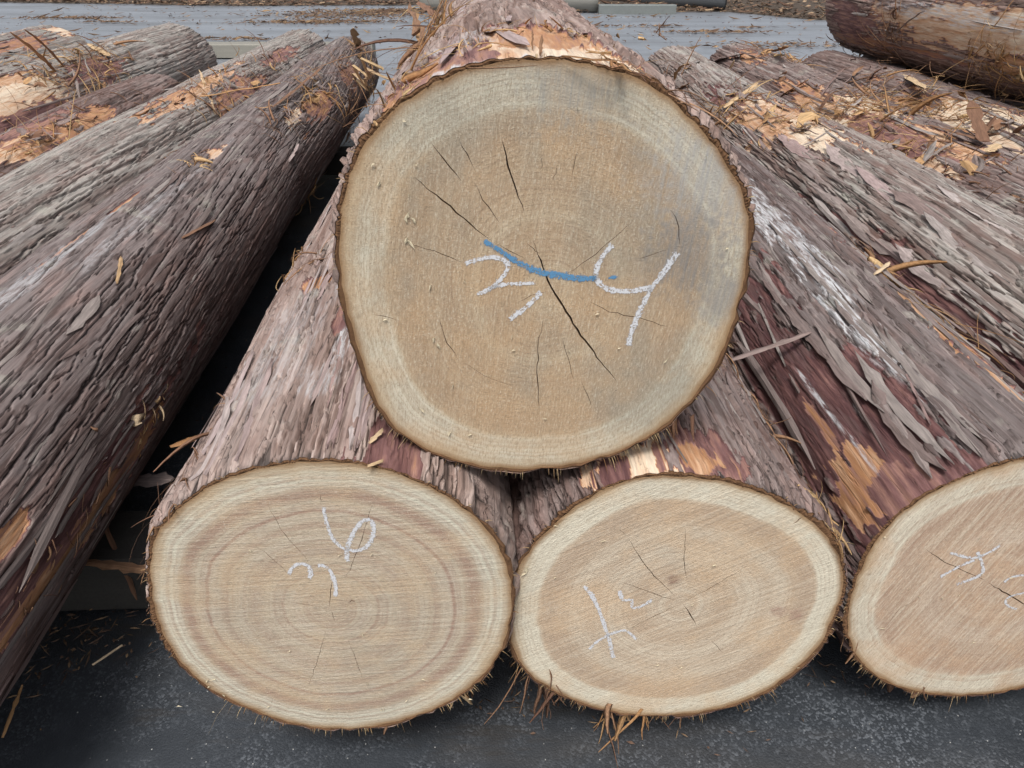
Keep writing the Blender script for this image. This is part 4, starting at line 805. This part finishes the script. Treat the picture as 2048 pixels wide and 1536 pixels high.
# ------------------------------------------------------------------ loose splinters and bark pieces lying on the logs
def on_log(key, u, v, lift):
    L = LOGS[key]; th, y = pix_on(L, u, v); return np.array(L.M @ Vector(surf(L, th, y, lift)))
def splinter(p0, p1, w, mat, label, cat='splinter', name='wood_splinter', bow=.0, split=0, th=.0018, group=None):
    p0, p1 = np.array(p0), np.array(p1); d = p1 - p0; Ln = np.linalg.norm(d); d /= Ln
    s = np.cross(d, [0, 0, 1]); s /= np.linalg.norm(s) + 1e-9; b = np.cross(s, d); n = 9; V, F = [], []
    lw, rw, bb = rng.normal(0, .16, n + 1), rng.normal(0, .16, n + 1), rng.normal(0, .004, n + 1) * Ln * 3
    for j in range(n + 1):
        t = j / n; e = min(1, t / .06 + .5, (1 - t) / .10 + .22) * (1 - .3 * abs(math.sin(j * 2.1))); c = (t - .5) * Ln * np.array([0, 1, 0]) + np.array([bb[j] * .3, 0, bow * 4 * t * (1 - t) + bb[j] * .4])
        V += [c + [-w * .5 * e * (1 + lw[j]), 0, 0], c + [0, 0, th], c + [w * .5 * e * (1 + rw[j]), 0, 0], c - [0, 0, th]]
    for j in range(n):
        for m in range(4): F.append((4 * j + m, 4 * j + (m + 1) % 4, 4 * j + 4 + (m + 1) % 4, 4 * j + 4 + m))
    F += [(3, 2, 1, 0), tuple(4 * n + m for m in range(4))]; V = np.array(V)
    for q in range(split):                       # split, frayed tail
        st = len(V); x0 = w * rng.uniform(-.4, .4); l2 = Ln * rng.uniform(.12, .3); a = rng.normal(0, .25)
        V = np.concatenate([V, [[x0 - w * .12, Ln * .36, 0], [x0 + w * .12, Ln * .36, 0], [x0, Ln * .36, th], [x0 + math.sin(a) * l2, Ln * .5 + l2 * .4, rng.normal(0, w * .3)]]]); F += [(st, st + 1, st + 3), (st + 1, st + 2, st + 3), (st + 2, st, st + 3)]
    me = mesh(name, V, F, mat, False); a = me.attributes.new('fc', 'FLOAT', 'POINT'); a.data.foreach_set('value', np.full(len(V), rng.random() ** 1.5, np.float32))
    M = Matrix((( *s[:1], d[0], b[0], 0), (s[1], d[1], b[1], 0), (s[2], d[2], b[2], 0), (0, 0, 0, 1))); M.translation = Vector((p0 + p1) / 2)
    o = bpy.data.objects.new(name, me); link(o); o.matrix_world = M; return tag(o, label, cat, group)
S = splinter
S(on_log('B', 1478, 712, .012), on_log('C', 1630, 678, .012), .013, M_STRIP, 'flat brown bark strip bridging the gap right of the top log', 'bark strip', 'bark_scrap')
S(on_log('C', 1520, 610, .004), on_log('C', 1575, 735, .004), .005, M_STRIP_DARK, 'narrow dark bark strip hanging down near the flat bridging strip', 'bark strip', 'bark_scrap')
S(on_log('C', 1815, 760, .006), on_log('C', 1865, 860, .006), .004, M_STRIP_PINK, 'thin curved bark sliver on the ragged sheets of the right log', 'bark strip', 'bark_scrap')
S(on_log('L3', 110, 150, .01), on_plane(22, 66, (0, 2.6, 0), (0, 1, 0)), .016, F2, 'long dark splinter sticking up leftmost on the torn grey log', bow=.01)
S(on_log('L3', 128, 140, .01), on_plane(50, 60, (0, 2.7, 0), (0, 1, 0)), .012, F2, 'second dark splinter sticking up beside the leftmost one', bow=.01)
S(on_log('L3', 165, 262, .02), on_log('L3', 138, 150, .03), .008, M_STRIP, 'limp grey bark ribbon hanging over the torn cream patch', 'bark strip', 'bark_scrap', bow=.03)
S(on_log('L3', 178, 98, .02), on_log('L3', 215, 120, .02), .035, F3, 'pale broken chip on the debris at the top of the grey log')
S(on_log('L2', 424, 225, .01), on_plane(398, 140, (0, 3.0, 0), (0, 1, 0)), .011, F3, 'pale forked splinter standing on the second left log')
S(on_log('L2', 395, 205, .02), on_log('L1', 560, 185, .03), .016, F1, 'long brown and orange splinter lying across the two left logs')
S(on_log('L1', 540, 225, .01), on_log('L1', 640, 150, .03), .014, F2, 'dark curved bark strip among fibres on the thick left log', 'bark strip', 'bark_scrap')
S(on_log('L1', 716, 92, .0), on_plane(706, 56, (0, 3.6, 0), (0, 1, 0)), .035, F3, 'short upright orange splinter at the far end of the thick left log')
S(on_log('L1', 700, 165, .02), on_log('T', 795, 150, .01), .010, F3, 'pale thin splinter reaching from the left log to the top log')
S(on_log('L1', 705, 175, .02), on_log('T', 790, 160, .02), .007, F1, 'thin orange splinter just below the pale one by the top log')
S(on_log('L1', 232, 570, .004), on_log('L1', 240, 520, .006), .007, F3, 'small pinkish chip on the middle of the thick left log')
S(on_log('L1', 362, 478, .004), on_log('L1', 425, 445, .008), .012, F2, 'dark brown bark chip on the thick left log', 'bark strip', 'bark_scrap')
S(on_log('L1', 575, 325, .006), on_log('L1', 592, 290, .01), .010, M_STRIP_PINK, 'pale grey chip high on the thick left log')
S(on_plane(868, 30, (0, 1.5, 0), (0, 1, 0)), on_plane(838, 5, (0, 1.7, 0), (0, 1, 0)), .02, F2, 'dark bark piece jutting from the left side of the top log', 'bark strip', 'bark_scrap')
S(on_log('T', 842, 75, .01), on_plane(815, 12, (0, 1.5, 0), (0, 1, 0)), .008, F2, 'thin splinter jutting up left of the top log')
S(on_log('T', 848, 90, .01), on_plane(828, 30, (0, 1.4, 0), (0, 1, 0)), .012, F1, 'orange splinter jutting up left of the top log')
S(on_log('T', 1070, 5, .01), on_plane(1150, 41, (0, 1.75, 0), (0, 1, 0)), .014, F2, 'dark pointed splinter overhanging the right side of the top log')
S(on_log('T', 1065, 97, .001), on_log('T', 1066, 88, .010), .002, F2, 'tiny dark splinter standing on the peeled patch of the top log')
S(on_log('T', 1081, 108, .001), on_log('T', 1084, 99, .010), .003, F2, 'tiny brown splinter above the rim of the top log face')
S(on_log('D', 1250, 112, .01), on_plane(1262, 97, (0, 2.6, 0), (0, 1, 0)), .03, M_STRIP, 'grey bark shard at the far end of the grey plated log', 'bark strip', 'bark_scrap')
S(on_log('D', 1455, 224, .02), on_log('D', 1512, 186, .03), .02, F3, 'pale splinter with pointed end on the grey plated log', split=2)
S(on_log('D', 1345, 172, .01), on_plane(1378, 128, (0, 2.6, 0), (0, 1, 0)), .016, F1, 'reddish curled splinter right of the top log', bow=.02)
S(on_log('D', 1350, 185, .01), on_log('D', 1385, 175, .02), .018, F2, 'dark reddish bark chip below the curled splinter', 'bark strip', 'bark_scrap')
S(on_log('E', 1425, 128, .02), on_log('E', 1515, 118, .03), .03, M_STRIP, 'flat grey bark slab on the far end of the orange torn log', 'bark strip', 'bark_scrap')
S(on_log('E', 1545, 112, .02), on_plane(1575, 92, (0, 3.3, 0), (0, 1, 0)), .035, F1, 'brown knotty shard at the far end of the orange torn log')
S(on_log('E', 1455, 155, .01), on_log('E', 1480, 135, .04), .014, F3, 'small pale splinter leaning on the orange torn log')
S(on_log('E', 1565, 195, .01), on_log('E', 1620, 170, .02), .03, F1, 'orange peeled flake on the orange torn log')
S(on_log('E', 1645, 195, .01), on_log('E', 1680, 155, .05), .010, M_STRIP, 'grey twig like splinter upright on the torn logs', bow=.01)
S(on_log('E', 1640, 258, .01), on_log('E', 1678, 213, .05), .018, F2, 'brown curved splinter standing on the cream torn patch', bow=.02)
S(on_log('E', 1700, 225, .02), on_log('F', 1730, 190, .04), .012, F2, 'dark splinter leaning across the torn logs')
S(on_log('E', 1965, 300, .02), on_log('E', 1930, 222, .08), .04, F2, 'broad brown bark slab standing on the torn logs near the right edge', 'bark strip', 'bark_scrap')
S(on_log('E', 1990, 305, .02), on_log('E', 1975, 320, .02), .03, F3, 'yellowish chip at the foot of the broad brown slab')
S(on_log('E', 1768, 288, .01), on_log('E', 1830, 306, .015), .012, F1, 'long golden splinter lying on the orange torn log')
S(on_log('E', 1860, 265, .02), on_log('E', 1955, 295, .02), .02, F2, 'brown bark strip running towards the broad slab', 'bark strip', 'bark_scrap')
S(on_log('F', 1695, 170, .01), on_log('F', 1785, 152, .02), .008, F2, 'thin black twig lying below the raised log', 'twig', 'twig')
S(on_log('F', 1750, 190, .01), on_log('F', 1790, 160, .02), .007, F2, 'short black twig forking below the raised log', 'twig', 'twig')
S(on_log('G', 1788, 55, .03), on_log('G', 1786, 128, .03), .014, M_STRIP, 'grey bark ribbon hanging down the raised log', 'bark strip', 'bark_scrap', bow=.02)
S(on_log('G', 1788, 70, .03), on_plane(1850, 20, (0, 2.9, 0), (0, 1, 0)), .010, M_STRIP, 'thin grey splinter crossing the raised log upwards')
S(on_log('G', 1790, 120, .04), on_plane(1852, 178, (0, 2.7, 0), (0, 1, 0)), .035, F3, 'pale frayed fan of wood sticking out under the raised log', bow=.01, split=5)
S(on_log('C', 1745, 560, .01), on_log('C', 1775, 530, .02), .008, F3, 'short pale splinter in the golden fibres on the right log')
S(on_log('A', 738, 890, .002), on_log('A', 762, 870, .006), .006, F3, 'small pale splinter on bark between the top face and the 36 face')
S(on_log('A', 735, 935, .001), on_log('A', 765, 925, .003), .004, F3, 'tiny pale splinter on the upper rim of the 36 face')
S(on_ground(250, 960, .14), on_ground(345, 960, .16), .04, M_STRIP_DARK, 'brown bark plate wedged in the gap left of the 36 log', 'bark strip', 'bark_scrap')
S(on_ground(340, 893, .2), on_ground(400, 872, .2), .014, F1, 'orange splinter deep in the gap left of the 36 log')
S(on_ground(170, 1125, .10), on_ground(300, 1140, .10), .02, F2, 'brown bark strip lying along the bearer in the left gap', 'bark strip', 'bark_scrap')
S(on_ground(200, 1030, .12), on_ground(275, 1200, .04), .008, F2, 'dark root like strip drooping in the left gap', 'bark strip', 'bark_scrap')
S(on_ground(185, 1330, .01), on_ground(245, 1290, .015), .004, F3, 'thin yellowish twig on the ground left of the 36 log', 'twig', 'twig')
S(on_ground(15, 1355, .03), on_ground(80, 1165, .13), .005, F3, 'pale fibre strand hanging under the thick left log', 'bark strip', 'bark_scrap')
S(on_ground(5, 1475, .01), on_ground(45, 1370, .03), .006, F1, 'orange bark strip on the ground at the lower left corner', 'bark strip', 'bark_scrap')

# ------------------------------------------------------------------ litter on the ground (uncountable)
def litter(name, pts, lens, wid, mat, seed, zoff=.002):
    r_ = np.random.default_rng(seed); n = len(pts); V = np.zeros((n * 4, 3)); a = r_.uniform(0, 6.3, n); l = lens * np.exp(r_.normal(0, .6, n)); w = wid * np.exp(r_.normal(0, .4, n))
    dx, dy = np.cos(a), np.sin(a); P = np.asarray(pts)
    V[0::4] = np.stack([P[:, 0] - dx * l, P[:, 1] - dy * l, np.full(n, zoff)], 1); V[1::4] = np.stack([P[:, 0] + dy * w, P[:, 1] - dx * w, np.full(n, zoff)], 1)
    V[2::4] = np.stack([P[:, 0] + dx * l, P[:, 1] + dy * l, zoff + r_.random(n) * l * .5], 1); V[3::4] = np.stack([P[:, 0] - dy * w, P[:, 1] + dx * w, zoff + w * 1.2], 1)
    i = np.arange(n) * 4; F = np.concatenate([np.stack([i, i + 1, i + 2], 1), np.stack([i, i + 2, i + 3], 1), np.stack([i, i + 3, i + 1], 1), np.stack([i + 1, i + 3, i + 2], 1)])
    me = mesh(name, V, F, mat, False); at = me.attributes.new('fc', 'FLOAT', 'POINT'); at.data.foreach_set('value', np.repeat(r_.random(n) ** 3, 4).astype(np.float32))
    o = obj(name, me); return o
def blob(u, v, sx, sy, n): 
    c = on_ground(u, v); return np.stack([rng.normal(c[0], sx, n), rng.normal(c[1], sy, n)], 1)
P = np.stack([rng.uniform(-1.2, 1.3, 2600), rng.uniform(.80, 3.6, 2600)], 1)
P = np.concatenate([P, blob(180, 1270, .05, .04, 150), blob(60, 1340, .04, .04, 50), blob(1100, 1390, .06, .02, 60), blob(1300, 1440, .08, .02, 30), blob(1700, 1330, .04, .03, 50)])
tag(litter('bark_litter', P, .005, .0009, M_LITTER_DARK, 3), 'brown bark crumbs and fibres scattered on the asphalt under the logs', 'litter', kind='stuff')
P = np.concatenate([blob(720, 28, .55, .35, 1500), blob(640, 44, .5, .12, 700), blob(790, 22, .2, .15, 400), blob(140, 36, .35, .08, 300), blob(225, 44, .2, .04, 100), blob(1330, 52, .1, .03, 60), blob(1430, 64, .25, .05, 260), blob(1500, 55, .1, .03, 50), blob(1230, 52, .2, .06, 60), blob(1010, 70, .4, .2, 200), blob(460, 78, .5, .08, 300), blob(1580, 90, .3, .12, 200), blob(1200, 35, .6, .05, 90),
                    np.stack([rng.uniform(-6, 5, 1500), rng.uniform(4.5, 12, 1500)], 1)])
tag(litter('twig_litter', P, .024, .005, M_LITTER_DARK, 4), 'dark drifts of twigs and needles on the far grey asphalt', 'litter', kind='stuff')
# the far side of the yard: a littered bank, kerbs and old logs
EDGE = [(-14, 12.6), (on_ground(0, 4)[0], on_ground(0, 4)[1]), (on_ground(500, 11)[0], on_ground(500, 11)[1]), (on_ground(870, 9)[0], on_ground(870, 9)[1]), (on_ground(1100, 24)[0], on_ground(1100, 24)[1]), (on_ground(1450, 22)[0], on_ground(1450, 22)[1]), (on_ground(1640, 40)[0], on_ground(1640, 40)[1]), (6.5, 9.6), (14, 9.4)]
ex, ey = zip(*EDGE)
def bank(X, T):
    return (T ** .8) * .5 + .04 * (vnoise(X, T * 4, .4, .5, 3, 4) - .5) * (T > 0) - .03 * (T <= 0)
xs = np.linspace(-14, 14, 260); ts = np.concatenate([[0], np.linspace(.02, 1, 24)]); X, T = np.meshgrid(xs, ts); Y = np.interp(X, ex, ey) + T * 5 + .12 * (vnoise(X, X * 0, .3, .3, 8, 3) - .5)
n, m = X.shape; i = np.arange((n - 1) * (m - 1)); a = i // (m - 1) * m + i % (m - 1)
tag(obj('earth_bank', mesh('earth_bank', np.stack([X.ravel(), Y.ravel(), bank(X, T).ravel()], 1), np.stack([a, a + 1, a + m + 1, a + m], 1), flat_material('littered_soil', (.075, .058, .045), .95, .6, 9))), kind='structure')
px = rng.uniform(-9, 7, 9000); pt = rng.random(9000) ** 2 * .5
o = litter('bank_litter', np.stack([px, np.interp(px, ex, ey) + pt * 5 - .05], 1), .030, .009, M_LITTER_MIX, 6, 0.)
co = np.zeros(len(o.data.vertices) * 3, np.float32); o.data.vertices.foreach_get('co', co); co = co.reshape(-1, 3); co[:, 2] += np.repeat(bank(px, pt), 4) + .012; o.data.vertices.foreach_set('co', co.ravel()); o.data.update()
tag(o, 'brown leaves and bark scraps along the far edge of the yard', 'litter', kind='stuff')
def old_log(c0, c1, r, mat, label, seed):
    c0, c1 = np.array(c0), np.array(c1); d = c1 - c0; Ln = np.linalg.norm(d); k, n = 40, 24; T = np.linspace(0, 2 * np.pi, k, endpoint=False); V, F = [], []
    for j in range(n + 1):
        t = j / n
        for a in T:
            rr_ = r * (1 + .03 * math.sin(3 * a + seed) + .02 * math.sin(5 * a + seed * 2 + t * 3) + .02 * math.sin(17 * a + seed + 2 * t) * (1 if seed % 2 else .4)); V.append((t * Ln, rr_ * math.cos(a), rr_ * math.sin(a)))
    for j in range(n):
        for q in range(k): F.append((j * k + q, j * k + (q + 1) % k, (j + 1) * k + (q + 1) % k, (j + 1) * k + q))
    F += [tuple(range(k))[::-1], tuple(n * k + q for q in range(k))]
    o = bpy.data.objects.new('old_log', mesh('old_log', V, F, mat)); link(o); o.matrix_world = Matrix.Translation(Vector(c0)) @ Matrix.Rotation(math.atan2(d[1], d[0]), 4, 'Z'); return tag(o, label, 'log', 'old logs at the far side of the yard')
g1, g2 = on_ground(1080, 24), on_ground(1196, 25)
old_log((g1[0] - 1.5, g1[1] + .12, .115), (g2[0], g2[1] + .12, .115), .115, M_SPLITLOG, 'pale grey old log lying across, just right of the top log', 1)
g1, g2 = on_ground(1198, 27), on_ground(1352, 27)
timber('kerb_beam', ((g1[0] + g2[0]) / 2, g1[1] + .08, -.01), g2[0] - g1[0], .16, .105, 0, M_CONCRETE, 'low grey concrete beam on the ground beyond the yard', 'beam', seed=3)
g1, g2 = on_ground(1200, 16), on_ground(1450, 21)
old_log((g1[0], g1[1] + .14, .15), (g2[0], g2[1] + .0, .13), .13, M_OLDLOG_DARK, 'dark grey old log behind the concrete beam', 2)
g1, g2 = on_ground(1585, 16), on_ground(1760, 18)
timber('kerb_beam', ((g1[0] + g2[0]) / 2, g1[1] + .1, 0), g2[0] - g1[0], .12, .06, 0, M_TIMBER, 'short grey beam half buried in litter behind the raised log', 'beam', seed=5)
g1 = on_ground(490, 116)
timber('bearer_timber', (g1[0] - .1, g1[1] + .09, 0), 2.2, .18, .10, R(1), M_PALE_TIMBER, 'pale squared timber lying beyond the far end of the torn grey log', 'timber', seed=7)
bpy.context.view_layer.update()
